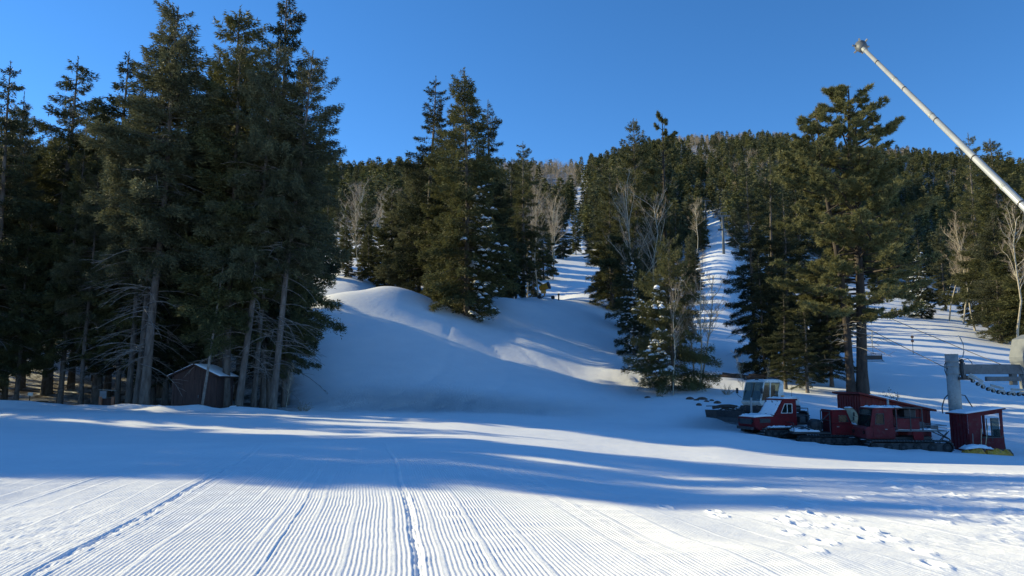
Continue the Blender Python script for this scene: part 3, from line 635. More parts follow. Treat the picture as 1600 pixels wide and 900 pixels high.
# the same wood goes on left of the frame and throws the shadows across the piste
outside = [(-46, 34, 19), (-52, 38, 23), (-44, 38.5, 27), (-60, 36, 24), (-58, 43, 24), (-66, 41, 25), (-70, 48, 25), (-72, 42, 22), (-74, 36, 25), (-78, 44, 26), (-48, 62, 25), (-56, 66, 25), (-64, 62, 25), (-44, 70, 25), (-52, 76, 25), (-62, 74, 25), (-40, 58, 24), (-42, 51, 22), (-84, 52, 24), (-38, 66, 24), (-72, 66, 25), (-80, 60, 25), (-36, 50, 18), (-47, 29.5, 24), (-54, 31.5, 26), (-62, 34, 26), (-70, 37, 27), (-40, 28.5, 17), (-78, 40, 27), (-44, 37, 26), (-48, 45, 17), (-56, 47.5, 20), (-64, 51, 22), (-41, 42.5, 17), (-45, 47.5, 16), (-52, 48.5, 18), (-50, 38, 28), (-47, 34, 27), (-55, 34.5, 28), (-36, 44, 11), (-44, 44.8, 19), (-50, 46.6, 19), (-38, 45.5, 14), (-60, 49, 21)]
for x, y, h in outside:
    p = Vector((x, y, G(x, y) - .1)); plant(random.choice(['fir0', 'fir2', 'fir_low0', 'fir_low1', 'spruce2', 'spruce_sparse1']), 'fir_tree', p, h,
          'conifer of the wood left of the picture', 'fir tree', 'conifers left of the picture', wide=random.uniform(.72, .95))
# --- named trees of the middle distance
GM = 'conifers standing along the slopes in the middle distance'
MID = [
 (668, 92, 118, 'spruce0', 1.1, 'narrow dark spruce with a thin ragged tip, left of the tallest middle conifer'),
 (702, 88, 172, 'full0', 1.05, 'bushy conifer squeezed between the narrow spruce and the tallest middle conifer'),
 (730, 80, 105, 'snowy0', .95, 'tallest conifer of the middle clump with snow on its lower right branches'),
 (762, 86, 152, 'spruce2', 1.05, 'dark open-branched spruce on the right side of the tallest middle conifer'),
 (640, 95, 245, 'full1', 1.1, 'broad dark conifer behind the snow mound, left of the narrow spruce'),
 (612, 100, 285, 'mid0', 1.1, 'smaller green conifer behind the top of the snow mound'),
 (800, 112, 246, 'spruce1', 1.0, 'left of two pointed spruces left of the pale bare aspens'),
 (818, 108, 218, 'spruce_sparse0', 1.0, 'taller of two pointed spruces left of the yellow snow gun'),
 (790, 104, 330, 'mid1', 1.0, 'short conifer at the foot of the two pointed spruces'),
 (834, 125, 345, 'mid2', .7, 'short dark conifer directly behind the yellow snow gun'),
 (880, 190, 315, 'mid3', 1.0, 'small pointed conifer at the left side of the narrow snowy run'),
 (900, 200, 322, 'mid0', .9, 'small dark conifer beside the narrow snowy run below the ridge gap'),
 (956, 112, 264, 'full0', 1.05, 'broad conical dark conifer on the right side of the narrow snowy run'),
 (950, 128, 300, 'mid1', .8, 'slim conifer half hidden at the left of the broad conical conifer'),
 (1000, 96, 186, 'full0', .85, 'tall pointed conifer behind the forked bare aspens'),
 (1044, 98, 176, 'pine1', .7, 'tall pine with a tufted top right of the forked bare aspens'),
 (1024, 84, 330, 'full1', .85, 'dark conifer under the crowns of the forked bare aspens'),
 (990, 78, 372, 'snowy2', .8, 'snow-laden dark conifer left of the big bushy conifer with snowy clumps'),
 (1052, 60, 370, 'snowy1', .9, 'bushy conifer with snow clumps on its left side in front of the slope'),
 (1064, 82, 315, 'spruce1', .75, 'dark conifer right of the tall tufted pine'),
 (1180, 76, 258, 'spruce0', .95, 'very dark pointed conifer left end of the shaded clump behind the white groomer'),
 (1212, 82, 250, 'spruce2', 1.0, 'tall dark conifer in the shaded clump behind the white groomer'),
 (1235, 74, 300, 'spruce1', 1.1, 'dark conifer just above the white groomer'),
 (1262, 86, 262, 'mid3', 1.2, 'dark conifer at the left shoulder of the big ponderosa pine'),
 (1285, 70, 400, 'spruce0', 1.3, 'low spreading dark conifer left of the ponderosa pine trunk'),
 (1196, 68, 400, 'mid3', 1.0, 'small dark conifer at the foot of the shaded clump'),
 (1228, 63, 455, 'spruce1', 1.5, 'low very dark conifer directly above the first red snowcat'),
 (1262, 60, 470, 'spruce2', 1.6, 'low very dark conifer just left of the red shack roof'),
 (1300, 66, 430, 'spruce0', 1.5, 'low dark spreading conifer touching the ponderosa pine trunk'),
 (1440, 150, 368, 'snowy2', 1.0, 'snow-dusted conifer at the far edge of the sunny slope, right of the ponderosa pine'),
 (1478, 168, 352, 'mid1', 1.0, 'grey-green conifer behind the pale bare aspens of the sunny slope'),
 (1402, 185, 330, 'mid2', 1.0, 'conifer seen just right of the ponderosa pine crown at the end of the sunny slope'),
 (1540, 140, 208, 'spruce_sparse1', 1.0, 'slender spruce with a thin tip rising above the forest under the slanting pipe'),
 (1582, 126, 216, 'full0', 1.15, 'large rounded olive conifer at the right edge of the photo'),
 (1566, 118, 330, 'full1', 1.1, 'sunlit conifer reaching down to the snow at the right edge'),
 (1610, 112, 300, 'mid0', 1.2, 'conifer cut by the right edge of the photo'),
 (1535, 150, 290, 'mid4', 1.1, 'olive conifer below the slender spruce on the right'),
 (1640, 110, 230, 'fir_low2', 1.1, 'conifer just beyond the right edge of the photo'),
]
MID += [(px, Y, top, key, 1.15, None) for px, Y, top, key in (
 (508, 98, 335, 'mid3'), (524, 103, 372, 'mid1'), (545, 100, 385, 'mid3'), (566, 99, 378, 'mid0'), (590, 101, 360, 'mid3'), (628, 99, 300, 'spruce1'), (606, 97, 372, 'mid3'),
 (655, 100, 250, 'mid0'), (575, 106, 350, 'mid2'), (536, 110, 350, 'mid4'), (690, 100, 230, 'fir_low2'), (782, 101, 300, 'mid3'), (806, 106, 340, 'mid3'), (770, 99, 260, 'mid0'), (752, 96, 330, 'mid3'))]
for px, Y, top, key, w, lab in MID:
    if lab is None:
        p = at(px, Y); plant(key, 'conifer_tree', p - Vector((0, 0, .1)), height_to(p, top), 'shaded conifer in the dark row behind the snow mound and ridge', 'conifer', 'dark row of conifers behind the snow mound', wide=w); continue
    p = at(px, Y); plant(key, 'conifer_tree', p - Vector((0, 0, .1)), height_to(p, top), lab, 'conifer', GM, wide=w, rz=0.0 if key.startswith('snowy') else None)
p = at(1348, 61)
plant('pine0', 'pine_tree', p, height_to(p, 138), 'huge ponderosa pine with a forked trunk and tufted olive crown behind the red shack', 'pine tree', None, rz=0.2, wide=1.15)

# --- bare aspens
GA = 'bare pale aspens'
ASP = [
 (1004, 80, 245, 'bare0', 1.1, 'left of the two tallest bare aspens, in front of the tall middle conifers'),
 (1020, 78, 238, 'bare1', 1.2, 'right of the two tallest bare aspens, in front of the tall middle conifers'),
 (824, 113, 262, 'bare2', .9, 'bare aspen with several pale stems just left above the yellow snow gun'),
 (842, 118, 270, 'bare3', .9, 'pale bare aspen behind the yellow snow gun'),
 (864, 150, 285, 'bare0', .9, 'bare aspen beside the lower end of the narrow run'),
 (1085, 61, 385, 'bare_multi', 1.1, 'bushy bare tree of thin stems at the right side of the snow-clumped conifer'),
 (1052, 57.5, 430, 'bare3', .8, 'thin bare tree in front of the snow-clumped conifer'),
 (1483, 146, 345, 'bare2', 1.2, 'leftmost pale aspen trunk at the end of the sunny slope'),
 (1505, 142, 330, 'bare1', 1.3, 'crooked white aspen in the middle of the aspens at the sunny slope'),
 (1524, 132, 318, 'bare0', 1.2, 'bare aspen beside the olive conifers at the right'),
 (1590, 104, 300, 'bare3', 1.2, 'pale aspen close to the right edge of the photo'),
 (560, 108, 330, 'bare0', 1.3, 'pale bare aspen behind the left end of the snow mound'),
 (585, 112, 340, 'bare2', 1.3, 'bare aspen behind the crest of the snow mound'),
 (535, 106, 345, 'bare1', 1.2, 'bare aspen showing right beside the edge of the left wood'),
]
for px, Y, top, key, w, lab in ASP:
    p = at(px, Y); plant(key, 'bare_aspen', p, height_to(p, top), lab, 'aspen', GA, wide=w)

# ------------------------------------------------------------------ forest on the slopes
def open_run(px, Y):
    """places kept free of trees: the three runs and the piste"""
    def near(pts, w):
        for (a, ya, wa), (b, yb, wb) in zip(pts, pts[1:]):
            if ya <= Y <= yb:
                t = (Y - ya) / (yb - ya)
                if abs(px - (a + (b - a) * t)) < (wa + (wb - wa) * t) + w: return True
        return False
    if near(RUNS[0], 0): return True
    if near(RUNS[1], 0): return True
    if px > 1330 and Y < 168 and px < 1515 + (168 - Y) * 1.5: return True
    if 1395 < px < 1425 and Y < 260: return True
    return False
def min_depth(px):
    return float(np.interp(px, [-200, 470, 500, 620, 780, 850, 960, 1040, 1100, 1160, 1320, 1345, 1510, 1560, 1700], [78, 78, 104, 100, 104, 118, 108, 100, 96, 90, 104, 170, 170, 140, 118]))
r_ = np.random.default_rng(99)
near_spots = []
tries = 0
while len(near_spots) < 222 and tries < 40000:
    tries += 1
    Y = 80 + 230 * r_.uniform() ** 0.85; px = r_.uniform(-60, 1700)
    if px < 500 and (Y < 115 or r_.uniform() < 0.85): continue
    if Y < min_depth(px) or open_run(px, Y): continue
    x = (px - 800) / F * Y * 1.02
    if any((x - a) ** 2 + (Y - b) ** 2 < (4.2 + Y * 0.012) ** 2 for a, b in near_spots): continue
    near_spots.append((x, Y))
mids = ['mid0', 'mid1', 'mid2', 'mid3', 'mid4', 'mid0', 'mid4']
for x, Y in near_spots:
    z = G(x, Y); key = mids[r_.integers(0, len(mids))]
    h = r_.uniform(11, 19) if Y < 170 else r_.uniform(8, 15)
    q_ = 800 + F * x / Y
    if 480 < q_ < 640: h *= 0.75
    if 960 < q_ < 1330 and Y < 200: h *= 0.68
    plant(key, 'conifer_tree', Vector((x, Y, z - .2)), h, 'conifer massed with others in the forest on the lower mountain slope', 'conifer',
          'conifers of the forest on the lower slope', wide=r_.uniform(1.0, 1.3))
# aspen groves between them
grove = [(565, 135), (575, 150), (552, 140), (600, 160), (540, 150), (588, 140), (862, 175), (872, 200), (852, 190), (846, 165), (1092, 240), (1090, 225), (1478, 175), (1500, 180), (1520, 170)]
for px, Y in grove:
    p = at(px + r_.uniform(-5, 5), Y + r_.uniform(-5, 5))
    plant('bare%d' % r_.integers(0, 4), 'bare_aspen', p, r_.uniform(13, 18), 'pale leafless aspen in a grove among the slope conifers', 'aspen', 'leafless aspens of the slope groves', wide=1.25)

def merged_forest(name, spots, kinds, mats, label, cat):
    VV, FF, LL, MI = [], [], [], []; n0 = 0
    for (x, y, z, h, w, k, a) in spots:
        V, Fc, Lt, Mi = kinds[k]
        ca, sa = math.cos(a), math.sin(a); s = h
        v = np.stack([(V[:, 0] * ca - V[:, 1] * sa) * s * w + x, (V[:, 0] * sa + V[:, 1] * ca) * s * w + y, V[:, 2] * s + z], -1)
        VV.append(v.astype(np.float32)); FF.append(Fc + n0); LL.append(Lt); MI.append(Mi); n0 += len(V)
    me = mesh_np(name, np.concatenate(VV), np.concatenate(FF), np.concatenate(LL), mats, False, np.concatenate(MI))
    o = bpy.data.objects.new(name, me); COL.objects.link(o)
    finish(o, 'stuff', label, cat); return o
def low_conifer(seed):
    r = np.random.default_rng(seed); T = TB(); n = 300
    q = r.uniform(0, 1, n) ** 0.8; a = r.uniform(0, 2 * PI, n)
    lay = np.round(q * 11) / 11 + r.normal(0, 0.02, n)
    rr = 0.165 * (1 - lay) ** 0.7 * np.clip(1 + 0.35 * np.sin(a * 2 + lay * 14 + seed) + r.normal(0, .15, n), .4, 1.5) + 0.01
    s = r.uniform(0.15, 1, n) ** 0.6
    P = np.stack([np.cos(a) * rr * s, np.sin(a) * rr * s, 0.06 + 0.92 * lay - 0.05 * s], -1)
    D = unit(np.stack([np.cos(a + r.normal(0, .5, n)), np.sin(a + r.normal(0, .5, n)), r.normal(-0.15, 0.35, n)], -1))
    W = unit(np.cross(D, r.normal(0, 1, (n, 3)))) * 0.045 * r.uniform(.6, 1.4, (n, 1))
    T.tris(P, D, W, 0.085 * r.uniform(.6, 1.3, n)); V = np.concatenate(T.V); Fc = np.concatenate(T.F); Lt = np.concatenate(T.L)
    return V, Fc, Lt, np.full(len(Lt), seed % 3)
def low_bare(seed):
    r = np.random.default_rng(seed); T = TB()
    T.tube([[0, 0, 0], [0.01, 0, .5], [0, 0.01, .95]], [.012, .009, .004], 3); nt = len(T.L)
    n = 90; q = r.uniform(0.3, 1, n); a = r.uniform(0, 2 * PI, n); rr = 0.02 * np.ones(n)
    P = np.stack([np.cos(a) * .01, np.sin(a) * .01, q * .85], -1); D = unit(np.stack([np.cos(a), np.sin(a), r.uniform(.5, 1.8, n)], -1))
    P = P + D * r.uniform(0, .12, (n, 1)); W = unit(np.cross(D, r.normal(0, 1, (n, 3)))) * 0.008
    T.tris(P, D, W, r.uniform(.10, .24, n)); V = np.concatenate(T.V); Fc = np.concatenate(T.F); Lt = np.concatenate(T.L)
    return V, Fc, Lt, np.zeros(len(Lt), int)
LC = [low_conifer(s) for s in (300, 301, 302, 303, 304, 305)]
LBR = [low_bare(s) for s in (310, 311, 312)]
far_c, far_b = [], []
N_ = 11500
Ys = 235 + (760 - 235) * r_.uniform(0, 1, N_) ** 0.85; pxs = r_.uniform(-150, 1750, N_)
X_ = (pxs - 800) / F * Ys * 1.0; Z_ = ground(X_, Ys)
pq, _ = proj(X_, Ys, Z_)
asp = vnoise(X_ / 45, Ys / 80, 77) + vnoise(X_ / 15, Ys / 25, 78) * 0.5
for x, y, z, q_, av in zip(X_, Ys, Z_, pq, asp):
    if open_run(q_, y) : continue
    if q_ < 500 and r_.uniform() < .6: continue
    if y > 300 and r_.uniform() > min(1, .55 + y / 800): continue
    a = r_.uniform(0, 2 * PI)
    if av > 0.16 and (520 < q_ < 900 or 1040 < q_ < 1110 or r_.uniform() < .3) or (q_ < 900 and q_ > 520 and y < 520 and av > 0.0):
        far_b.append((x, y, z, r_.uniform(8, 12), 1.1, r_.integers(0, 3), a))
    else: far_c.append((x, y, z - .4, r_.choice([7, 9, 11, 13, 16]) * r_.uniform(.85, 1.1) * (0.75 if y > 500 else 1), r_.uniform(.9, 1.3), r_.integers(0, 6), a))
merged_forest('far_conifer_forest', far_c, LC, [M['needles'], M['needles_grey'], M['needles_pine']], 'dense far-off conifer forest covering the mountain up to its ridge', 'forest')
merged_forest('far_aspen_forest', far_b, LBR, [M['twig']], 'brownish grey leafless aspens mixed into the far mountain forest', 'forest')
print('forest', len(near_spots), len(far_c), len(far_b))

# ------------------------------------------------------------------ hut and small things at the left wood
def snow_slab(name, prof, y0, y1, parent, seed=1, n=24, m=8, lump=0.03):
    """lumpy snow lying on a sloping top: prof = [(x, z_base)...] polyline, thickness rises and thins out at the edges"""
    r = np.random.default_rng(seed); xs = np.linspace(prof[0][0], prof[-1][0], n); zb = np.interp(xs, [p[0] for p in prof], [p[1] for p in prof])
    th = prof[0][2] if len(prof[0]) > 2 else 0.09
    ys = np.linspace(y0, y1, m); mb = MB(); top = []; 
    for j, y in enumerate(ys):
        for i, x in enumerate(xs):
            e = min(1, min(i, n - 1 - i) / 1.5, min(j, m - 1 - j) / 1.0)
            top.append((x + r.normal(0, .012), y + r.normal(0, .012), zb[i] + 0.015 + th * (0.25 + 0.75 * e) + r.normal(0, lump) * e))
    bot = [(xs[i], y, zb[i] + 0.004) for y in ys for i in range(n)]
    k = n * m; mb.v = top + bot
    for j in range(m - 1):
        for i in range(n - 1):
            a = j * n + i; mb.f.append((a, a + 1, a + n + 1, a + n)); mb.f.append((k + a, k + a + n, k + a + n + 1, k + a + 1))
    for i in range(n - 1): mb.f.append((i, k + i, k + i + 1, i + 1)); a = (m - 1) * n + i; mb.f.append((a, a + 1, k + a + 1, k + a))
    for j in range(m - 1): a = j * n; mb.f.append((a, a + n, k + a + n, k + a)); a = j * n + n - 1; mb.f.append((a, k + a, k + a + n, a + n))
    return mb.build(name, M['snow'], parent, smooth=True)
def ribbed(x0, x1, z0, z1f, y, step, depth, thick, axis='x'):
    """board wall with ribs: z1f(x) gives the top"""
    mb = MB(); n = max(1, int(round((x1 - x0) / step))); st = (x1 - x0) / n
    for i in range(n):
        a = x0 + i * st; b = a + st; k = depth if i % 2 else 0.0
        prof = [(a + .002, z0), (b - .002, z0), (b - .002, z1f(b)), (a + .002, z1f(a))]
        if axis == 'x': mb.prism(prof, y - k - thick, y)
        else:
            q = [(y - k - thick, a + .002, z0), (y, a + .002, z0), (y, b - .002, z0), (y - k - thick, b - .002, z0)]
            t_ = [(y - k - thick, a + .002, z1f(a)), (y, a + .002, z1f(a)), (y, b - .002, z1f(b)), (y - k - thick, b - .002, z1f(b))]
            mb.loft([q, t_])
    return mb
p = at(302, 44.6); hut = thing('wooden_hut', 'small dark brown wooden hut with a snow-edged gable roof under the tall firs', 'hut', p - Vector((0, 0, .15)))
w, d, hw, hp = 1.30, 2.6, 2.25, 2.85
gab = lambda x: hw + (hp - hw) * (1 - abs(x) / w)
fr = ribbed(-w, w, 0, lambda x: gab(x) - .01, 0, .16, .02, .04); fr.build('front_wall', M['hut_wood'], hut)
ribbed(0.0, d, 0, lambda y: hw - .02, w + .045, .2, .02, .04, 'y').build('side_wall', M['hut_wood'], hut)
ribbed(0.0, d, 0, lambda y: hw - .02, -w, .2, .02, .04, 'y').build('side_wall', M['hut_wood'], hut)
ribbed(-w, w, 0, lambda x: gab(x) - .01, d + .05, .3, .0, .04).build('back_wall', M['hut_wood'], hut)
rf = MB().prism([(-w - .28, hw - .12), (0, hp + .02), (0, hp + .09), (-w - .32, hw - .05)], -.32, d + .3).prism([(.0, hp + .02), (w + .28, hw - .12), (w + .32, hw - .05), (.0, hp + .09)], -.32, d + .3).build('roof', M['hut_wood'], hut)
snow_slab('roof_snow', [(-w - .28, hw - .04, .05), (0, hp + .09, .05), (w + .28, hw - .04, .05)], -.3, d + .28, rf, 3, 26, 8, .015)
dr = MB().box((-.05, -.075, .98), (.86, .04, 1.86)).build('door', M['hut_wood'], hut)
MB().box((.30, -.12, 1.0), (.04, .05, .16)).build('handle', M['grey_steel'], dr)
MB().box((-.05, -.08, 1.96), (1.0, .05, .08)).box((-.52, -.08, .96), (.07, .05, 1.9)).box((.42, -.08, .96), (.07, .05, 1.9)).build('door_frame', M['hut_wood'], hut)
MB().box((0, -.06, hw - .04), (2 * w, .05, .10)).build('tie_beam', M['hut_wood'], hut)
for x_ in (-w + .03, w - .03): MB().box((x_, -.065, hw / 2), (.12, .04, hw)).build('corner_board', M['hut_wood'], hut)

p = at(315, 43.4); pole = at(315, 43.4)
a, y, z = ray(350, 408); tip = Vector((a * 44.5 / y, 44.5, EYE + 44.5 / y * z)) - p
mb = MB().tube([(0, 0, -.3), tip * .25 + Vector((.05, 0, 0)), tip * .5 + Vector((.02, .05, 0)), tip * .78, tip, tip + Vector((-.12, 0, .16))], [.085, .075, .062, .045, .03, .015], 7)
o = mb.build('dead_pole', M['dead'], None, True); o.location = p
for k in range(9):
    t = .3 + .07 * k; MB().tube([tip * t, tip * t + Vector((random.choice([-1, 1]) * .25, random.uniform(-.1, .1), .1)), tip * t + Vector((random.choice([-1, 1]) * .4, 0, .02))], [.014, .01, .005], 4).build('twig', M['dead'], o)
finish(o, None, 'thin bare grey dead tree pole leaning in front of the hut', 'dead tree')

p = at(166, 45.6); st = thing('notice_stand', 'small stand with two orange-brown posts and a pale grey panel under the trees', 'stand', p, .1)
for x in (-.36, .36): MB().box((x, 0, .33), (.17, .16, .86)).build('post', M['orange_wood'], st, bevel=.01)
MB().box((-.22, -.04, .88), (.40, .06, .46), Matrix.Rotation(.08, 3, 'X')).build('panel', M['grey_panel'], st, bevel=.01)
MB().box((.02, .05, 1.16), (1.02, .30, .04), Matrix.Rotation(.05, 3, 'Y')).build('lid', M['dead'], st)
MB().box((0, .10, .40), (.60, .02, .5)).build('back_board', M['hut_wood'], st)
p = at(45, 49); st = thing('small_sign', 'small white paper sign on a stake among the trees at the far left', 'sign', p)
MB().box((0, 0, .45), (.05, .04, 1.0)).build('stake', M['wood'], st); MB().box((.05, -.04, .98), (.34, .02, .22)).build('sign_board', M['white'], st)

def log_pile(name, px, Y, n, L_, label, cat, snow=True, mat='dirt', spread=.5, rz=0, rad=.06):
    p = at(px, Y); root = thing(name, label, cat, p, rz); rr = random.Random(int(px * 7 + Y))
    for i in range(n):
        a_ = rr.uniform(-.35, .35); c = Vector((rr.uniform(-spread, spread), rr.uniform(-.3, .3), rr.uniform(.02, .28))); l = L_ * rr.uniform(.4, 1)
        d_ = Vector((math.cos(a_), math.sin(a_), rr.uniform(-.2, .25))) * l / 2; r0 = rad * rr.uniform(.5, 1.3)
        MB().tube([c - d_, c - d_ * .3 + Vector((0, 0, rr.uniform(-.06, .08))), c + d_ * .4 + Vector((0, 0, rr.uniform(-.06, .08))), c + d_], [r0, r0 * 1.2, r0, r0 * .5], 7).build('branch', M[mat], root, True)
    if snow:
        for k in range(3):
            c = Vector((rr.uniform(-spread, spread), rr.uniform(-.15, .2), .22)); ring = []
            for q, (s_, h_) in enumerate(((1, -.1), (.85, .06), (.4, .12), (.05, .13))): ring.append([c + Vector((math.cos(t) * .26 * s_ * (1 + .2 * math.sin(3 * t + k)), math.sin(t) * .16 * s_, h_)) for t in [2 * PI * i / 9 for i in range(9)]])
            MB().loft(ring).build('snow_cap', M['snow'], root, True)
    return root
log_pile('brush_pile', 238, 44.3, 9, 1.5, 'snow-capped heap of dark branches at the foot of the tall grey trunk', 'brush pile', spread=.6)
log_pile('brush_pile', 372, 45, 6, .9, 'little heap of dark sticks just right of the hut', 'brush pile', spread=.3)
log_pile('fallen_branch', 1148, 50.5, 7, 1.8, 'dark fallen branch with clods lying on the snow left of the white groomer', 'branch', False, spread=.9, rz=-.1, rad=.08)
log_pile('fallen_branch', 1168, 68, 12, 3.2, 'long dark fallen trunk and brush under the shaded clump of conifers', 'branch', False, spread=1.7, rz=-.25, rad=.13)
log_pile('brush_pile', 60, 46.5, 9, 2.0, 'brown brush at the edge of the wood below the small white sign', 'brush pile', spread=1.6, snow=False)
for i, (px, Y) in enumerate([(1078, 55), (1088, 54.5), (1097, 55), (1104, 54), (1112, 54.5), (1092, 52.5), (1121, 53.5), (1012, 57)]):
    p = at(px, Y); rr = random.Random(i); s_ = rr.uniform(.10, .22)
    rings = [[Vector((math.cos(t) * s_ * k * (1.5 + .4 * math.sin(2 * t + i)), math.sin(t) * s_ * k, h_ * s_)) for t in [2 * PI * j / 8 for j in range(8)]] for k, h_ in ((1, -.5), (1.05, .25), (.6, .75), (.1, .9))]
    o = MB().loft(rings).build('dirt_clod', M['dirt'], None, True); o.location = p; finish(o, None, 'brown clod of earth on the snow below the snow-clumped conifer', 'clod', 'clods of earth on the snow')
for px, Y, top, lab in [(1163, 52, 538, 'thin bare sapling standing on the snow left of the white groomer'), (447, 45.5, 560, 'crooked little bare sapling right of the last big trunk of the left wood'),
                        (1198, 58, 560, 'bare sapling rising behind the white groomer')]:
    p = at(px, Y); plant('sapling', 'bare_sapling', p, height_to(p, top), lab, 'sapling', None)
# twiggy leafless shrub and the leafy bush behind the shack
def bush(name, px, Y, h, wd, leaves, label, mat='needles_dark'):
    p = at(px, Y); root = thing(name, label, 'bush', p); r = np.random.default_rng(int(px)); tb = TB(); lf = TB(); up = np.array([0, 0, 1.0]); tips = []
    for i in range(26):
        a_ = r.uniform(0, 2 * PI); d_ = unit(np.array([math.cos(a_) * r.uniform(.2, 1) * wd, math.sin(a_) * .6 * wd, h])); l = h * r.uniform(.6, 1.05)
        P = [np.zeros(3) + [math.cos(a_) * .1, math.sin(a_) * .1, -.1]]
        for k in range(5): d_ = unit(d_ + r.normal(0, .16, 3)); P.append(P[-1] + d_ * l / 5)
        tb.tube(P, np.linspace(.018, .005, 6), 3)
        for k in range(7):
            q = P[r.integers(2, 6)]; dv = unit(d_ + r.normal(0, .7, 3)); l2 = h * r.uniform(.1, .28); tb.tube([q, q + dv * l2 * .5, q + dv * l2 + up * .02], [.008, .006, .004], 3); tips.append(q + dv * l2 * r.uniform(.5, 1))
    tb.mesh  # stems
    me = tb.mesh('stems', M['twig'] if not leaves else M['bark_dark']); o = bpy.data.objects.new('stems', me); COL.objects.link(o); o.parent = root
    if leaves:
        T = np.repeat(np.array(tips), leaves, 0) + r.normal(0, .06, (len(tips) * leaves, 3)); n = len(T); D = unit(r.normal(0, 1, (n, 3)))
        lf.tris(T, D, unit(np.cross(D, r.normal(0, 1, (n, 3)))) * .06, r.uniform(.05, .11, n)); me = lf.mesh('leaves', M[mat]); o = bpy.data.objects.new('leaves', me); COL.objects.link(o); o.parent = root
bush('leafy_bush', 1386, 51, 1.75, 1.2, 5, 'dark scraggly bush rising behind the red shack roof')
bush('dry_shrub', 474, 46.5, .7, 1.0, 0, 'low dry reddish shrub on the snow at the right end of the left wood')
bush('dry_shrub', 1135, 58, .9, 1.1, 0, 'low bare shrub on the bank above the fallen dark branch')

# ------------------------------------------------------------------ tracked vehicles
def track(parent, x0, x1, r, y, w, cleat_mat='cleat', snow=False, wheels=5, rear_r=None, high=None):
    """one track: belt, cleats, road wheels. x along the machine, r = end radius"""
    root = None
    n = 7; path = []
    zt = high or 2 * r
    for k in range(n + 1): a_ = -PI / 2 - PI * k / n; path.append((x0 + math.cos(a_) * r, r + math.sin(a_) * r, a_))
    for k in range(n + 1): a_ = PI / 2 - PI * k / n; path.append((x1 + math.cos(a_) * r, r + math.sin(a_) * r, a_))
    outer = [(q[0], q[1]) for q in path]; inner = [(x0 + (q[0] - x0) * .86 if i <= n else x1 + (q[0] - x1) * .86, r + (q[1] - r) * .86) for i, q in enumerate(path)]
    mb = MB(); m_ = len(outer)
    for i in range(m_):
        j = (i + 1) % m_; mb.loft([[(outer[i][0], y - w / 2, outer[i][1]), (outer[i][0], y + w / 2, outer[i][1]), (inner[i][0], y + w / 2, inner[i][1]), (inner[i][0], y - w / 2, inner[i][1])],
                                   [(outer[j][0], y - w / 2, outer[j][1]), (outer[j][0], y + w / 2, outer[j][1]), (inner[j][0], y + w / 2, inner[j][1]), (inner[j][0], y - w / 2, inner[j][1])]])
    tk = mb.build('track', M['rubber'], parent)
    MB().box(((x0 + x1) / 2, y, r * .98), (x1 - x0 + r * .9, w * .70, r * 1.35)).build('track_frame', M['black'], tk)
    cl = MB(); per = 2 * (x1 - x0) + 2 * PI * r; k = int(per / .15)
    for i in range(k):
        s_ = per * i / k
        if s_ < x1 - x0: c = (x0 + s_, 2 * r + .02); a_ = 0
        elif s_ < x1 - x0 + PI * r: t = (s_ - (x1 - x0)) / r; c = (x1 + math.sin(t) * (r + .02), r + math.cos(t) * (r + .02)); a_ = t
        elif s_ < 2 * (x1 - x0) + PI * r: c = (x1 - (s_ - (x1 - x0) - PI * r), -.02); a_ = PI
        else: t = (s_ - 2 * (x1 - x0) - PI * r) / r; c = (x0 - math.sin(t) * (r + .02), r - math.cos(t) * (r + .02)); a_ = PI + t
        cl.box((c[0], y, c[1]), (.035, w * 1.02, .055), Matrix.Rotation(a_, 3, 'Y'))
    cl.build('cleats', M[cleat_mat], tk)
    for i in range(wheels):
        x = x0 + (x1 - x0) * i / (wheels - 1); rr = r * .80
        wh = MB().cyl((x, y - w * .44, rr + r * .15), (x, y + w * .44, rr + r * .15), rr * .86, 18).build('wheel', M['rubber'], tk)
        MB().cyl((x, y - w * .47, rr + r * .15), (x, y + w * .47, rr + r * .15), rr * .34, 12).build('hub', M['black'], wh)
    return tk
def window_panel(parent, pts, yy, t=.02, fr=.04, name='window', fmat='black'):
    """glass with a frame in the plane y=yy; pts = x,z corners"""
    cx = sum(q[0] for q in pts) / len(pts); cz = sum(q[1] for q in pts) / len(pts); mb = MB(); n = len(pts)
    inn = [(cx + (q[0] - cx) * (1 - fr * 3), cz + (q[1] - cz) * (1 - fr * 3)) for q in pts]
    for i in range(n):
        j = (i + 1) % n; a_, b_, c_, d_ = pts[i], pts[j], inn[j], inn[i]
        mb.loft([[(a_[0], yy - t, a_[1]), (b_[0], yy - t, b_[1]), (c_[0], yy - t, c_[1]), (d_[0], yy - t, d_[1])], [(a_[0], yy + t, a_[1]), (b_[0], yy + t, b_[1]), (c_[0], yy + t, c_[1]), (d_[0], yy + t, d_[1])]])
    o = mb.build(name, M[fmat], parent)
    MB().prism(inn, yy - t * .3, yy + t * .3).build('pane', M['glass'], o)
    return o
def wall_with_hole(prof, hole, y0, y1):
    """panel in x,z with a hole, both 4-cornered rings of equal count"""
    mb = MB(); n = len(prof)
    for i in range(n):
        j = (i + 1) % n; q = [prof[i], prof[j], hole[j], hole[i]]
        mb.loft([[(a, y0, b) for a, b in q], [(a, y1, b) for a, b in q]])
    return mb

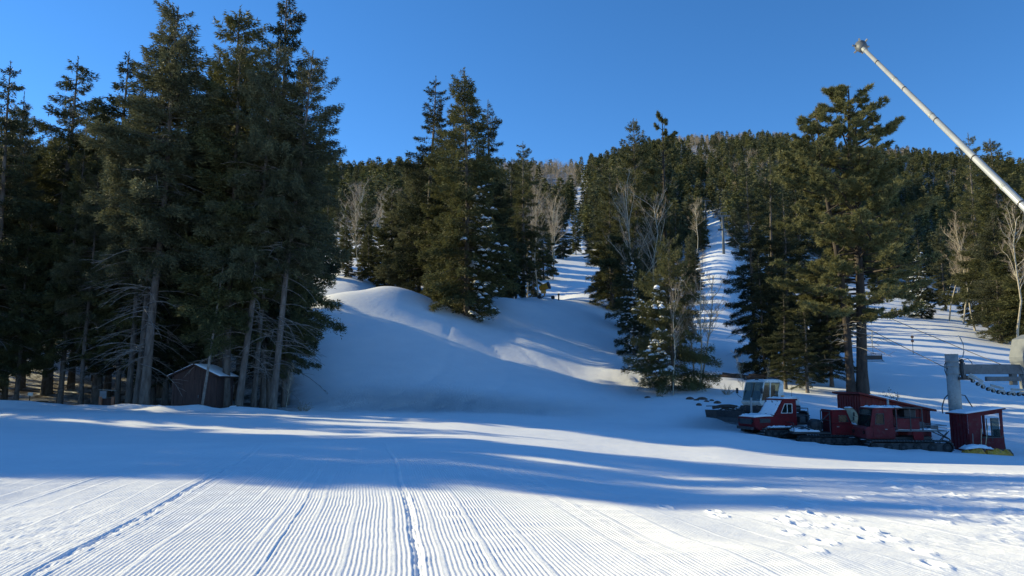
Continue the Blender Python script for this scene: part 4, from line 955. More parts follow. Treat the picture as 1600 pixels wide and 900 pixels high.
# red snowcat with a long hood, facing left
p = at(1207, 43.2); A = thing('red_snowcat', 'dark red snowcat with long snow-covered hood, facing left in front of the white groomer', 'snowcat', p - Vector((0, 0, .06)), PI + .22)
W2 = .92
MB().prism([(-1.05, .45), (1.35, .45), (1.62, .62), (1.66, 1.08), (1.58, 1.16), (.42, 1.20), (-1.05, 1.20)], -W2, W2).build('hull', M['red'], A, bevel=.03)
for s_ in (-1, 1):
    yy = s_ * (W2 - .05)
    wall_with_hole([(-1.02, 1.205), (.36, 1.205), (-.22, 2.10), (-1.02, 2.10)], [(-.78, 1.38), (-.03, 1.38), (-.28, 1.92), (-.78, 1.92)], yy - .03, yy + .03).build('cab_side', M['red'], A)
    wd = window_panel(A, [(-.78, 1.38), (-.03, 1.38), (-.28, 1.92), (-.78, 1.92)], yy, .035, .035, 'side_window', 'white')
    MB().box((-.46, yy, 1.65), (.03, .06, .54)).build('window_bar', M['white'], wd)
MB().box((-1.04, 0, 1.65), (.05, 2 * W2 - .16, .86)).build('cab_back', M['red'], A)
MB().box((-.62, 0, 1.30), (.5, 1.2, .25)).box((-.85, 0, 1.6), (.12, 1.2, .5)).build('seat', M['interior'], A)
for s_ in (-1, 0, 1): MB().tube([(.36, s_ * (W2 - .1), 1.2), (-.22, s_ * (W2 - .1), 2.1)], .035, 4).build('windshield_post', M['red'], A)
MB().loft([[(.37, -.8, 1.24), (.37, .8, 1.24), (.355, .8, 1.24), (.355, -.8, 1.24)], [(-.16, -.8, 2.07), (-.16, .8, 2.07), (-.175, .8, 2.07), (-.175, -.8, 2.07)]]).build('windshield', M['glass'], A)
rfA = MB().prism([(-1.12, 2.10), (-.18, 2.10), (-.14, 2.14), (-.25, 2.19), (-1.12, 2.19)], -W2, W2).build('roof', M['red'], A, bevel=.015)
snow_slab('roof_snow', [(-1.1, 2.19, .07), (-.24, 2.19, .07)], -.86, .86, rfA, 5, 12, 12)
MB().box((-.9, -.2, 2.31), (.16, .16, .12)).build('beacon', M['amber'], rfA, bevel=.02)
snow_slab('hood_snow', [(.45, 1.21, .12), (1.0, 1.20, .14), (1.58, 1.16, .1)], -.86, .86, A, 6, 16, 12, .02)
snow_slab('windshield_snow', [(-.20, 2.10, .05), (.02, 1.76, .05), (.34, 1.27, .05)], -.80, .80, A, 8, 14, 10, .012)
MB().box((1.67, 0, .92), (.03, 1.25, .30)).build('grille', M['black'], A)
for s_ in (-1, 1): MB().cyl((1.62, s_ * .70, .95), (1.70, s_ * .70, .95), .10, 14).build('headlight', M['glass'], A)
MB().box((1.72, 0, .55), (.09, 1.7, .16)).build('bumper', M['black'], A, bevel=.01)
for s_ in (-1, 1): MB().box((1.0, s_ * (W2 + .015), .98), (.66, .02, .24)).build('side_vent', M['black'], A)
MB().tube([(.95, -.55, 1.1), (.95, -.55, 2.05), (.93, -.55, 2.25)], .065, 10).build('exhaust_stack', M['galv'], A, True)
MB().box((-1.5, 0, .78), (.85, 1.5, .10)).build('rear_deck', M['black'], A)
for x, y_ in ((-1.9, -.7), (-1.9, .7), (-1.15, -.7), (-1.15, .7)): MB().tube([(x, y_, .8), (x, y_, 1.65)], .022, 6).build('rack_post', M['grey_steel'], A)
MB().tube([(-1.15, -.7, 1.65), (-1.9, -.7, 1.65), (-1.9, .7, 1.65), (-1.15, .7, 1.65)], .022, 6).tube([(-1.15, -.7, 1.25), (-1.9, -.7, 1.25), (-1.9, .7, 1.25), (-1.15, .7, 1.25)], .018, 6).build('rack_rail', M['grey_steel'], A)
for s_ in (-1, 1): track(A, -1.1, 1.0, .29, s_ * (W2 + .12), .46, wheels=6)
for s_ in (-1, 1): snow_slab('track_snow', [(-.9, .61, .05), (.9, .61, .05)], s_ * (W2 + .12) - .2, s_ * (W2 + .12) + .2, A, 9, 16, 6)
MB().box((-.72, -W2 - .38, .62), (.22, .08, 1.15)).build('mud_flap', M['maroon'], A)

MB().tube([(-1.3, -.3, .83), (-1.55, .1, .95), (-1.75, .3, .86), (-1.5, -.2, 1.02), (-1.25, .2, .90)], .05, 6).build('hose_coil', M['black'], A, True)
MB().box((-1.62, .35, 1.0), (.34, .5, .34)).build('tool_box', M['grey_steel'], A, bevel=.02)
MB().tube([(.1, -W2 + .02, 1.5), (.22, -W2 - .22, 1.62)], .014, 5).box((.22, -W2 - .24, 1.68), (.04, .14, .20)).build('mirror', M['black'], A)
MB().tube([(-.95, .6, 2.2), (-1.02, .62, 3.05)], .010, 4).build('antenna', M['black'], A)
MB().box((.2, -W2 - .008, .60), (2.3, .02, .10)).build('side_rail', M['black'], A)
MB().tube([(.16, -.62, 1.30), (.02, -.2, 1.62)], .012, 4).build('wiper', M['black'], A)
# red flatbed snowcat facing right
p = at(1292, 41.6); B = thing('flatbed_snowcat', 'dark red snowcat with a snowy flatbed, facing right between the other two red snowcats', 'snowcat', p - Vector((0, 0, .06)), -.10)
W2 = .86
MB().prism([(.05, .42), (1.35, .42), (1.62, .60), (1.60, .88), (1.40, 1.06), (1.05, 1.14), (.05, 1.14)], -W2, W2).build('hull', M['red'], B, bevel=.05)
for s_ in (-1, 1):
    yy = s_ * (W2 - .05); H_ = [(.42, 1.22), (.97, 1.22), (.82, 1.60), (.42, 1.60)]
    wall_with_hole([(.08, 1.145), (1.12, 1.145), (.86, 1.80), (.08, 1.80)], H_, yy - .03, yy + .03).build('cab_side', M['red'], B)
    window_panel(B, H_, yy, .035, .03, 'side_window')
    dB = MB().box((.62, s_ * (W2 + .012), .85), (.02 + .70, .02, .50)).build('door_panel', M['red'], B, bevel=.006)
    MB().box((.36, s_ * (W2 + .04), .98), (.12, .03, .04)).build('handle', M['cleat'], dB)
MB().box((.07, 0, 1.47), (.05, 2 * W2 - .16, .64)).build('cab_back', M['red'], B)
MB().loft([[(1.13, -.76, 1.16), (1.13, .76, 1.16), (1.115, .76, 1.16), (1.115, -.76, 1.16)], [(.88, -.76, 1.78), (.88, .76, 1.78), (.865, .76, 1.78), (.865, -.76, 1.78)]]).build('windshield', M['glass'], B)
rfB = MB().prism([(.02, 1.80), (.88, 1.80), (.90, 1.84), (.80, 1.88), (.02, 1.88)], -W2, W2).build('roof', M['red'], B, bevel=.015)
snow_slab('roof_snow', [(.05, 1.88, .05), (.8, 1.88, .05)], -.8, .8, rfB, 11, 10, 10)
snow_slab('hood_snow', [(1.14, 1.12, .06), (1.42, 1.05, .09), (1.60, .88, .09), (1.64, .62, .05)], -.8, .8, B, 12, 14, 12, .02)
MB().box((.35, 0, 1.2), (.4, 1.1, .25)).build('seat', M['interior'], B)
for s_ in (-1, 1): MB().cyl((1.56, s_ * .62, .80), (1.66, s_ * .62, .80), .085, 12).build('headlight', M['glass'], B)
MB().box((-1.02, 0, .62), (2.05, 1.7, .10)).build('flatbed', M['black'], B, bevel=.01)
snow_slab('flatbed_snow', [(-1.9, .67, .14), (-1.2, .67, .20), (-.5, .67, .14)], -.7, .75, B, 14, 18, 12, .045)
MB().tube([(-.02, -.8, .67), (-.02, -.8, 1.78), (-.02, .8, 1.78), (-.02, .8, .67)], .03, 6).tube([(-.02, -.8, 1.3), (-.02, .8, 1.3)], .025, 6).tube([(-.55, -.8, .67), (-.55, -.8, 1.2), (-.02, -.8, 1.7)], .025, 6).build('roll_bar', M['black'], B)
MB().loft([[(-.62 + math.cos(t) * .30, y_, 1.02 + math.sin(t) * .34) for t in [2 * PI * k / 14 for k in range(14)]] for y_ in (-.62, -.2, .35)]).build('fuel_drum', M['black'], B, True)
MB().tube([(-2.05, 0, .60), (-2.35, 0, .52), (-2.5, 0, .5)], .05, 8).build('tow_hitch', M['black'], B)
for s_ in (-1, 1): track(B, -1.6, 1.15, .24, s_ * (W2 + .02), .46, 'black', wheels=6)

MB().box((-1.5, .25, .82), (.5, .6, .28), Matrix.Rotation(.3, 3, 'Z')).build('tool_box', M['grey_steel'], B, bevel=.02)
MB().tube([(-.9, -.5, .74), (-1.3, -.62, .90), (-1.6, -.3, .80), (-1.1, -.2, .92), (-.8, -.6, .84)], .045, 6).build('hose_coil', M['black'], B, True)
MB().tube([(-1.95, -.8, .70), (-1.95, -.8, 1.15), (-1.95, .8, 1.15), (-1.95, .8, .70)], .022, 6).build('tail_rail', M['black'], B)
MB().box((.3, -W2 - .006, .50), (1.9, .02, .09)).build('side_rail', M['black'], B)
MB().tube([(1.0, -W2 + .02, 1.25), (1.12, -W2 - .22, 1.36)], .014, 5).box((1.12, -W2 - .24, 1.42), (.04, .12, .18)).build('mirror', M['black'], B)
# red snowcat facing left with an open rack behind the cab
p = at(1400, 39.6); C = thing('rack_snowcat', 'faded red snowcat with an open pipe rack behind its cab, nearest the operator booth', 'snowcat', p - Vector((0, 0, .05)), PI - .08)
W2 = .92
MB().prism([(.35, .68), (1.80, .68), (1.84, 1.20), (1.72, 1.30), (.35, 1.30)], -W2, W2).build('hull', M['maroon'], C, bevel=.04)
MB().prism([(-1.55, .62), (1.70, .62), (1.55, .74), (-1.55, .80)], -.6, .6).build('chassis', M['black'], C)
for s_ in (-1, 1):
    yy = s_ * (W2 - .05); H_ = [(.86, 1.42), (1.34, 1.42), (1.27, 2.00), (.86, 2.00)]
    wall_with_hole([(.42, 1.305), (1.58, 1.305), (1.40, 2.20), (.42, 2.20)], H_, yy - .03, yy + .03).build('cab_side', M['maroon'], C)
    dC = MB().box((1.06, s_ * (W2 - .005), 1.07), (.78, .04, .60)).build('door', M['maroon'], C, bevel=.01)
    window_panel(dC, H_, yy, .04, .05, 'door_window')
    MB().box((.82, s_ * (W2 + .04), 1.18), (.12, .04, .04)).build('handle', M['cleat'], dC)
MB().box((.42, 0, 1.75), (.05, 2 * W2 - .16, .88)).build('cab_back', M['maroon'], C)
MB().loft([[(1.60, -.8, 1.32), (1.60, .8, 1.32), (1.585, .8, 1.32), (1.585, -.8, 1.32)], [(1.42, -.8, 2.18), (1.42, .8, 2.18), (1.405, .8, 2.18), (1.405, -.8, 2.18)]]).build('windshield', M['glass'], C)
rfC = MB().prism([(.30, 2.20), (1.42, 2.20), (1.46, 2.23), (1.34, 2.27), (.30, 2.27)], -W2, W2).build('roof', M['maroon'], C, bevel=.015)
snow_slab('roof_snow', [(.32, 2.27, .05), (1.36, 2.27, .05)], -.86, .86, rfC, 15, 12, 10)
MB().box((.95, 0, 1.30), (.4, 1.2, .3)).build('seat', M['interior'], C)
MB().tube([(-.05, -.75, 2.2), (-.05, -.75, 2.72)], .055, 10).build('exhaust_stack', M['galv'], C, True)
bed = MB().box((-.75, 0, 1.10), (2.2, 1.84, .07)).build('rack_bed', M['grey_steel'], C, bevel=.01)
snow_slab('bed_snow', [(-1.75, 1.14, .04), (-.8, 1.14, .09), (.2, 1.14, .06)], -.85, .85, bed, 17, 22, 12, .025)
for x in (.25, -.45, -1.05):
    MB().tube([(x, -.88, 1.1), (x, -.88, 2.22), (x, .88, 2.22), (x, .88, 1.1)], .032, 6).build('rack_hoop', M['black'], C)
MB().box((-.40, 0, 2.26), (1.34, 1.80, .05)).build('rack_top', M['black'], C)
snow_slab('rack_snow', [(-.1, 2.285, .06), (.26, 2.285, .07)], -.85, .85, C, 19, 8, 10, .02)
MB().tube([(.25, -.88, 1.15), (-.10, -.9, 1.78), (-.45, -.88, 1.15), (-.80, -.9, 1.78), (-1.05, -.88, 1.15)], .026, 5).tube([(.25, -.88, 1.78), (-1.05, -.88, 1.78)], .026, 5).tube([(.25, .88, 1.78), (-1.05, .88, 1.78)], .026, 5).build('rack_brace', M['black'], C)
window_panel(C, [(-.42, 1.82), (.22, 1.82), (.22, 2.18), (-.42, 2.18)], -.88, .02, .03, 'rack_window')
MB().box((-.75, -.60, 1.98), (.5, .4, .34)).box((-.62, .2, 1.95), (.6, .6, .5)).build('gear_bundle', M['black'], C, bevel=.05)
MB().box((-.3, .86, 1.45), (1.2, .03, .55)).build('side_panel', M['maroon'], C)
br = MB()
for x in np.linspace(-2.25, -1.15, 9): br.tube([(x, -.86, 1.12), (x, -.86, 1.38)], .014, 5)
br.tube([(-1.15, -.86, 1.38), (-2.25, -.86, 1.38), (-2.25, .86, 1.38), (-1.15, .86, 1.38)], .018, 5).tube([(-1.15, -.86, 1.24), (-2.25, -.86, 1.24), (-2.25, .86, 1.24)], .014, 5).box((-1.7, 0, 1.10), (1.1, 1.72, .05))
br.build('tail_basket', M['grey_steel'], C)
for s_ in (-1, 1): track(C, -2.05, 1.55, .30, s_ * (W2 + .05), .5, 'grey_steel', wheels=6)
for s_ in (-1, 1): MB().prism([(-1.0, .60), (-.55, .60), (-.50, 1.06), (-1.05, 1.06)], s_ * W2 - .05, s_ * W2 + .05).build('fender', M['red'], C)
for s_ in (-1, 1): MB().cyl((1.80, s_ * .7, 1.0), (1.88, s_ * .7, 1.0), .09, 12).build('headlight', M['glass'], C)

MB().tube([(-.2, -.5, 1.2), (-.5, -.2, 1.42), (-.85, -.45, 1.26), (-.55, .1, 1.5), (-.2, -.3, 1.3), (-.7, -.6, 1.38)], .05, 6).build('hose_coil', M['black'], C, True)
MB().box((-1.35, -.3, 1.32), (.5, .6, .36), Matrix.Rotation(-.25, 3, 'Z')).box((-1.8, .3, 1.24), (.4, .4, .22)).build('tool_box', M['grey_steel'], C, bevel=.02)
MB().tube([(-1.95, .1, 1.15), (-2.75, .0, .62), (-2.9, -.05, .30)], .035, 6).tube([(-1.95, -.4, 1.05), (-2.75, .0, .62)], .03, 6).build('tow_bar', M['black'], C)
MB().tube([(1.48, -W2 + .02, 1.7), (1.62, -W2 - .22, 1.8)], .014, 5).box((1.62, -W2 - .24, 1.86), (.04, .14, .22)).build('mirror', M['black'], C)
MB().box((1.0, -W2 - .006, .80), (1.4, .02, .06)).build('side_rail', M['black'], C)
MB().tube([(.1, .7, 2.3), (.04, .74, 3.1)], .010, 4).build('antenna', M['black'], C)
# white groomer with a front blade, facing left
p = at(1196, 47.5); D_ = thing('snow_groomer', 'white snow groomer with big glass cab and wide black blade behind the red snowcats', 'snow groomer', p - Vector((0, 0, .05)), PI + .30)
W2 = 1.0
cab = MB().prism([(-.55, 1.02), (.95, 1.02), (1.10, 1.30), (.80, 1.36), (-.55, 1.36)], -W2, W2).build('cab_base', M['white'], D_, bevel=.05)
rfD = MB().prism([(-.70, 2.45), (.62, 2.45), (.70, 2.50), (.55, 2.62), (-.55, 2.62), (-.72, 2.52)], -W2, W2).build('roof', M['white'], D_, bevel=.04)
snow_slab('roof_snow', [(-.55, 2.62, .03), (.5, 2.62, .03)], -.9, .9, rfD, 20, 12, 10, .01)
for s_ in (-1, 1):
    yy = s_ * (W2 - .05)
    MB().tube([(.98, yy, 1.3), (.66, yy, 2.48)], .045, 6).build('windshield_post', M['white'], D_)
    MB().tube([(.30, yy, 1.3), (.22, yy, 2.48)], .05, 6).build('door_post', M['white'], D_)
    MB().prism([(-.70, 1.30), (-.38, 1.30), (-.30, 1.75), (-.50, 2.5), (-.74, 2.5)], yy - .04, yy + .04).build('rear_pillar', M['white'], D_, bevel=.02)
    MB().prism([(.26, 1.36), (-.02, 1.36), (-.36, 1.72), (-.45, 2.45), (.22, 2.45)], yy - .012, yy + .012).build('door_window', M['glass'], D_)
    MB().tube([(.24, yy, 1.38), (-.02, yy, 1.38), (-.36, yy, 1.74), (-.46, yy, 2.44), (.2, yy, 2.44)], .028, 6).build('door_frame', M['black'], D_)
    MB().prism([(.30, 1.36), (.96, 1.36), (.68, 2.45), (.25, 2.45)], yy - .01, yy + .01).build('quarter_window', M['glass'], D_)
    MB().tube([(1.0, s_ * 1.02, 1.5), (1.12, s_ * 1.3, 1.7), (1.12, s_ * 1.3, 2.1)], .018, 5).box((1.12, s_ * 1.3, 1.95), (.05, .20, .34)).build('mirror', M['black'], D_)
MB().loft([[(1.0, -.93, 1.34), (1.0, .93, 1.34), (.985, .93, 1.34), (.985, -.93, 1.34)], [(.69, -.93, 2.46), (.69, .93, 2.46), (.675, .93, 2.46), (.675, -.93, 2.46)]]).build('windshield', M['glass'], D_)
MB().tube([(1.01, 0, 1.34), (.70, 0, 2.46)], .025, 5).build('windshield_bar', M['black'], D_)
MB().box((-.15, .3, 1.55), (.5, .5, .3)).box((-.38, .3, 1.95), (.14, .48, .7)).box((-.15, -.35, 1.55), (.5, .5, .3)).box((-.38, -.35, 1.95), (.14, .48, .7)).build('seat', M['interior'], D_, bevel=.03)
MB().tube([(.45, .3, 1.4), (.55, .3, 1.75)], .03, 6).tube([(.55 + .05, .3 + .17 * math.cos(t), 1.78 + .15 * math.sin(t)) for t in [2 * PI * k / 12 for k in range(13)]], .018, 5).build('steering_wheel', M['black'], D_)
MB().prism([(-2.0, .62), (1.2, .62), (1.2, 1.02), (-2.0, 1.02)], -.9, .9).build('chassis', M['black'], D_, bevel=.02)
MB().prism([(-2.0, 1.03), (-.78, 1.03), (-.78, 1.70), (-1.8, 1.60), (-2.0, 1.45)], -.85, .85).build('engine_cover', M['white'], D_, bevel=.05)
for s_ in (-1, 1): MB().box((.95, s_ * .6, 2.68), (.14, .18, .12)).build('work_light', M['black'], D_)
MB().tube([(.2, -.9, 2.62), (.2, .9, 2.62)], .025, 6).build('light_bar', M['black'], D_)
for s_ in (-1, 1): track(D_, -1.8, 1.2, .34, s_ * 1.12, .8, 'black', wheels=6)
bl = MB(); 
for a0_, b0_ in ((-1.55, 0), (0, 1.55)): pass
secs = []
for y_, x_ in ((-2.1, 3.0), (-1.5, 2.55), (0, 2.5), (1.5, 2.55), (2.1, 3.0)):
    secs.append([(x_ + .12, y_, .0), (x_ - .02, y_, .30), (x_ + .06, y_, .72), (x_ - .0, y_, .72), (x_ - .10, y_, .30), (x_ + .04, y_, .0)])
bl.loft(secs); blade = bl.build('blade', M['black'], D_)
rb = MB()
for y_ in np.linspace(-1.4, 1.4, 8): rb.tube([(2.52, y_, .72), (2.50, y_, .95)], .022, 5)
rb.tube([(2.95, -2.1, .95), (2.5, -1.5, .97), (2.48, 0, .97), (2.5, 1.5, .97), (2.95, 2.1, .95)], .03, 6).build('blade_guard', M['black'], blade)
MB().box((1.8, -.55, .5), (1.4, .14, .16)).box((1.8, .55, .5), (1.4, .14, .16)).build('blade_arm', M['black'], D_)

# ------------------------------------------------------------------ red shack
X0 = 20.66; Yc = 44.0; gz = G(X0 + 2, Yc + 1) - .15
K = thing('red_shack', 'red board shack with a sloping snow-edged roof behind the rack snowcat', 'shack', (X0, Yc, gz))
z_hi = z_of(44, 617) - gz; z_lo = z_of(44, 641) - gz; wd = 3.95; dp = 3.1
top = lambda x: z_hi + (z_lo - z_hi) * x / wd
ribbed(0, wd, 0, lambda x: top(x) - .02, 0, .20, .025, .04).build('front_wall', M['red_wood'], K)
ribbed(0.0, dp, 0, lambda y: z_hi - .03, .0, .17, .04, .04, 'y').build('side_wall', M['red_wood'], K)
ribbed(0.0, dp, 0, lambda y: z_lo - .03, wd + .05, .3, .0, .04, 'y').build('side_wall', M['red_wood'], K)
ribbed(0, wd, 0, lambda x: top(x) - .02, dp + .05, .3, .0, .04).build('back_wall', M['red_wood'], K)
rk = MB().prism([(-.28, top(-.28)), (wd + .28, top(wd + .28)), (wd + .28, top(wd + .28) + .10), (-.28, top(-.28) + .10)], -.30, dp + .25).build('roof', M['red_wood'], K)
snow_slab('roof_snow', [(.55, top(.55) + .10, .10), (wd + .26, top(wd + .26) + .10, .10)], -.27, dp + .2, rk, 21, 30, 10, .03)
MB().box((-.05, -.07, z_hi / 2), (.12, .05, z_hi - .05)).build('corner_board', M['red_wood'], K)
# pale curved drum and ladder leaning at its side wall
p = Vector((X0 - .55, 44.3, G(X0 - .5, 44.3))); dm = thing('cable_reel', 'pale round-topped reel standing against the left wall of the red shack', 'reel', p, .25)
rg = [[(x_ + 0, .0 + math.cos(t) * r0, .95 + math.sin(t) * r0) for t in [2 * PI * k / 20 for k in range(20)]] for x_, r0 in ((-.30, .62), (-.24, .66), (.0, .66))]
MB().loft(rg).build('rim', M['tan'], dm, True)
MB().loft([[(x_, math.cos(t) * r0, .95 + math.sin(t) * r0) for t in [2 * PI * k / 20 for k in range(20)]] for x_, r0 in ((.01, .5), (.12, .5))]).build('core', M['wood'], dm, True)
MB().box((-.12, 0, .15), (.3, .8, .35)).build('foot', M['wood'], dm)
snow_slab('reel_snow', [(-.3, 1.60, .05), (.0, 1.60, .05)], -.2, .2, dm, 23, 6, 8, .01)
p = Vector((X0 - .12, 43.6, G(X0, 43.6))); ld = thing('ladder', 'thin pale ladder leaning on the front corner of the red shack', 'ladder', p, .3)
for x_ in (-.16, .16): MB().tube([(x_ - .1, -.35, -.05), (x_ + .22, .28, 1.75)], .02, 5).build('rail', M['dead'], ld)
for k in range(6): t = .12 + k * .15; MB().tube([(-.26 + .32 * t, -.35 + .63 * t, 1.8 * t), (.06 + .32 * t, -.35 + .63 * t, 1.8 * t)], .014, 5).build('rung', M['dead'], ld)

# ------------------------------------------------------------------ operator booth beside the lift tower
X1 = 24.40; Yb = 40.0; gz = G(X1 + .8, Yb) - .12; top_l = z_of(40, 648) - gz; top_r = z_of(40, 640) - gz; wb, db = 1.85, 1.6
Bt = thing('operator_booth', 'small dark red lift operator booth with a slanted snowy roof and big front window', 'booth', (X1, Yb, gz))
tp = lambda x: top_l + (top_r - top_l) * x / wb
Hh = [(.72, .95), (1.70, .95), (1.70, tp(1.7) - .16), (.72, tp(.72) - .16)]
wall_with_hole([(0, 0), (wb, 0), (wb, tp(wb) - .01), (0, tp(0) - .01)], Hh, -.04, .0).build('front_wall', M['maroon'], Bt)
ribbed(.0, db, 0, lambda y: tp(0) - .03, -.005, .14, .03, .03, 'y').build('side_wall', M['maroon'], Bt)
wall = ribbed(.0, db, 0, lambda y: .95, wb + .04, .3, .0, .04, 'y'); wall.build('side_wall', M['maroon'], Bt)
for y_ in (.06, db - .06): MB().box((wb - .03, y_, tp(wb) / 2), (.10, .10, tp(wb) - .05)).build('corner_post', M['maroon'], Bt)
MB().box((wb + .02, db / 2, tp(wb) - .1), (.05, db, .14)).build('header', M['maroon'], Bt)
MB().box((.45, db + .02, .9), (.9, .04, 1.8)).build('back_wall', M['maroon'], Bt)
MB().box((1.4, db + .02, .5), (1.0, .04, 1.0)).build('back_wall', M['maroon'], Bt)
wf = MB().box((1.22, -.03, 1.35), (.05, .05, tp(1.2) - 1.10)).box((.98, -.03, 1.35), (.03, .045, tp(1.) - 1.12)).box((1.21, -.055, .93), (1.10, .06, .06)).build('window_frame', M['black'], Bt)
MB().box((1.45, -.02, 1.36), (.40, .012, tp(1.4) - 1.14)).build('pane', M['glass'], wf)
rb_ = MB().prism([(-.16, tp(-.16)), (wb + .12, tp(wb + .12)), (wb + .12, tp(wb + .12) + .07), (-.16, tp(-.16) + .07)], -.18, db + .15).build('roof', M['maroon'], Bt)
snow_slab('roof_snow', [(-.14, tp(-.14) + .07, .09), (wb + .10, tp(wb + .1) + .07, .07)], -.16, db + .1, rb_, 25, 18, 10, .012)
MB().box((.82, .5, 1.35), (.20, .3, .55)).build('control_cabinet', M['white'], Bt, bevel=.01)
MB().box((1.0, .45, .9), (1.3, .5, .05)).build('desk', M['wood'], Bt)
MB().box((1.15, .9, .72), (.45, .45, .10)).box((1.15, 1.1, 1.05), (.45, .08, .55)).build('chair', M['interior'], Bt, bevel=.03)
for i, (x_, a_, l) in enumerate(((.62, .32, 1.55), (.45, .22, 1.35), (-.1 + .05, .20, 1.05))):
    p = Vector((X1 + x_ - (.1 if i < 2 else 0), Yb - .38, G(X1 + x_, Yb - .38))); t_ = Vector((a_ * l, .30, l * .93))
    o = thing('long_tool', ['long pale wooden pole leaning on the booth just left of its window', 'shorter wooden pole leaning on the booth left of the longer one', 'short thin stick leaning on the front corner of the booth'][i], 'pole', p)
    MB().tube([(0, 0, -.05), t_], .022, 6).build('shaft', M['tan' if i < 2 else 'dead'], o); MB().box(t_ * .02 + Vector((0, 0, .05)), (.10, .03, .16)).build('blade', M['grey_steel'], o)
p = at(1478, 39.5); o = thing('leaning_rods', 'pair of dark rods leaning against the left wall of the booth', 'rods', p)
for k in (0, .22): MB().tube([(-.75 + k, -.1, .15 + k * .5), (.28 + k * .5, .25, .98 + k * .3)], .022, 5).build('rod', M['black'], o)
# yellow pads
def crumple(name, loc, sx, sy, h, seed, mat, parent, folds=5):
    r = np.random.default_rng(seed); n, m = 22, 12; mb = MB(); V = []
    for j in range(m):
        for i in range(n):
            u, v = i / (n - 1), j / (m - 1); e = math.sin(PI * v) ** .5 * min(1, (u * (1 - u)) * 9)
            V.append((loc[0] + (u - .5) * sx + r.normal(0, .015), loc[1] + (v - .5) * sy, loc[2] + h * e * (.55 + .45 * abs(math.sin(u * folds + seed))) + r.normal(0, .018) - .05))
    mb.v = V + [(x, y, z - .04) for x, y, z in V]; k = n * m
    for j in range(m - 1):
        for i in range(n - 1): a_ = j * n + i; mb.f += [(a_, a_ + 1, a_ + n + 1, a_ + n), (k + a_, k + a_ + n, k + a_ + n + 1, k + a_ + 1)]
    for i in range(n - 1): mb.f += [(i, k + i, k + i + 1, i + 1), ((m - 1) * n + i, (m - 1) * n + i + 1, k + (m - 1) * n + i + 1, k + (m - 1) * n + i)]
    return mb.build(name, M[mat], parent)
p = at(1535, 39.0); o = thing('yellow_pads', 'heap of crumpled yellow padding half buried in snow in front of the booth', 'padding', p)
crumple('pad', (-.45, 0, 0), 1.1, .7, .34, 2, 'yellow', o, 4); crumple('pad', (.75, -.05, 0), 1.3, .6, .32, 5, 'yellow', o, 6)
crumple('cover', (1.15, .1, .02), .8, .5, .26, 8, 'wood', o, 7)
snow_slab('pad_snow', [(-.9, .22, .14), (-.2, .30, .22), (.55, .22, .12)], -.1, .5, o, 31, 16, 8, .03)
p = at(1563, 42.0); o = MB().box((0, 0, .42), (.36, .30, 1.25), Matrix.Rotation(-.12, 3, 'Y')).build('wooden_post', M['wood'], None, bevel=.02); o.location = p
finish(o, None, 'thick short wooden post leaning slightly right of the booth', 'post')

# ------------------------------------------------------------------ lift: bottom tower, upper towers, ropes, chairs
YT = 43.0
def P3(px, py, Y): a, y, z = ray(px, py); return Vector((a * Y / y, Y, EYE + z * Y / y))
base = P3(1490, 600, YT); gz = G(base.x, YT)
T = thing('lift_terminal', 'grey steel lift tower beside the booth with round post, crossbeam and rope wheels', 'lift tower', (base.x, YT, gz))
ht = P3(1490, 554, YT).z - gz; r_p = .345
def loc(px, py, Y=YT): return P3(px, py, Y) - Vector((base.x, YT, gz))
MB().cyl((0, 0, -.3), (0, 0, ht), r_p, 28).build('post', M['galv'], T, True)
for zz in (ht - .42, ht - .70, ht - 1.12): MB().cyl((0, 0, zz), (0, 0, zz + .05), r_p + .03, 28).build('band', M['galv'], T, True)
MB().cyl((0, 0, ht), (0, 0, ht + .03), r_p + .01, 28).build('cap', M['galv'], T)
b0 = loc(1500, 577); b1 = loc(1640, 577)
MB().box(((b0.x + b1.x) / 2, 0, b0.z), (b1.x - b0.x, .42, .56)).build('crossbeam', M['grey_steel'], T, bevel=.02)
MB().box((b0.x + .08, 0, b0.z), (.12, .62, .72)).build('flange', M['grey_steel'], T, bevel=.01)
c0 = loc(1537, 592); c1 = loc(1590, 592); MB().box(((c0.x + c1.x) / 2, -.2, c0.z), (c1.x - c0.x, .2, .26)).build('lower_beam', M['grey_steel'], T, bevel=.01)
g0 = loc(1583, 592); MB().box((g0.x, 0, g0.z + .1), (.3, .3, .9)).build('hanger_bracket', M['grey_steel'], T, bevel=.01)
h0 = loc(1598, 600); MB().prism([(h0.x - .22, h0.z + 1.2), (h0.x + .1, h0.z + 1.2), (h0.x + .12, h0.z - .55), (h0.x - .02, h0.z - .55), (h0.x - .04, h0.z + .6)], -.25, .25).build('down_leg', M['galv'], T, bevel=.02)
MB().prism([(h0.x + .6, h0.z + 2.9), (h0.x - .02, h0.z + 2.6), (h0.x - .28, h0.z + 1.55), (h0.x - .26, h0.z + 1.30), (h0.x - .05, h0.z + .75), (h0.x + .6, h0.z + .75)], -.6, .6).build('housing_panel', M['grey_panel'], T, bevel=.04)
MB().cyl((h0.x + 1.2, 0, -.3), (h0.x + 1.2, 0, b0.z + .3), r_p, 24).build('post', M['galv'], T, True)
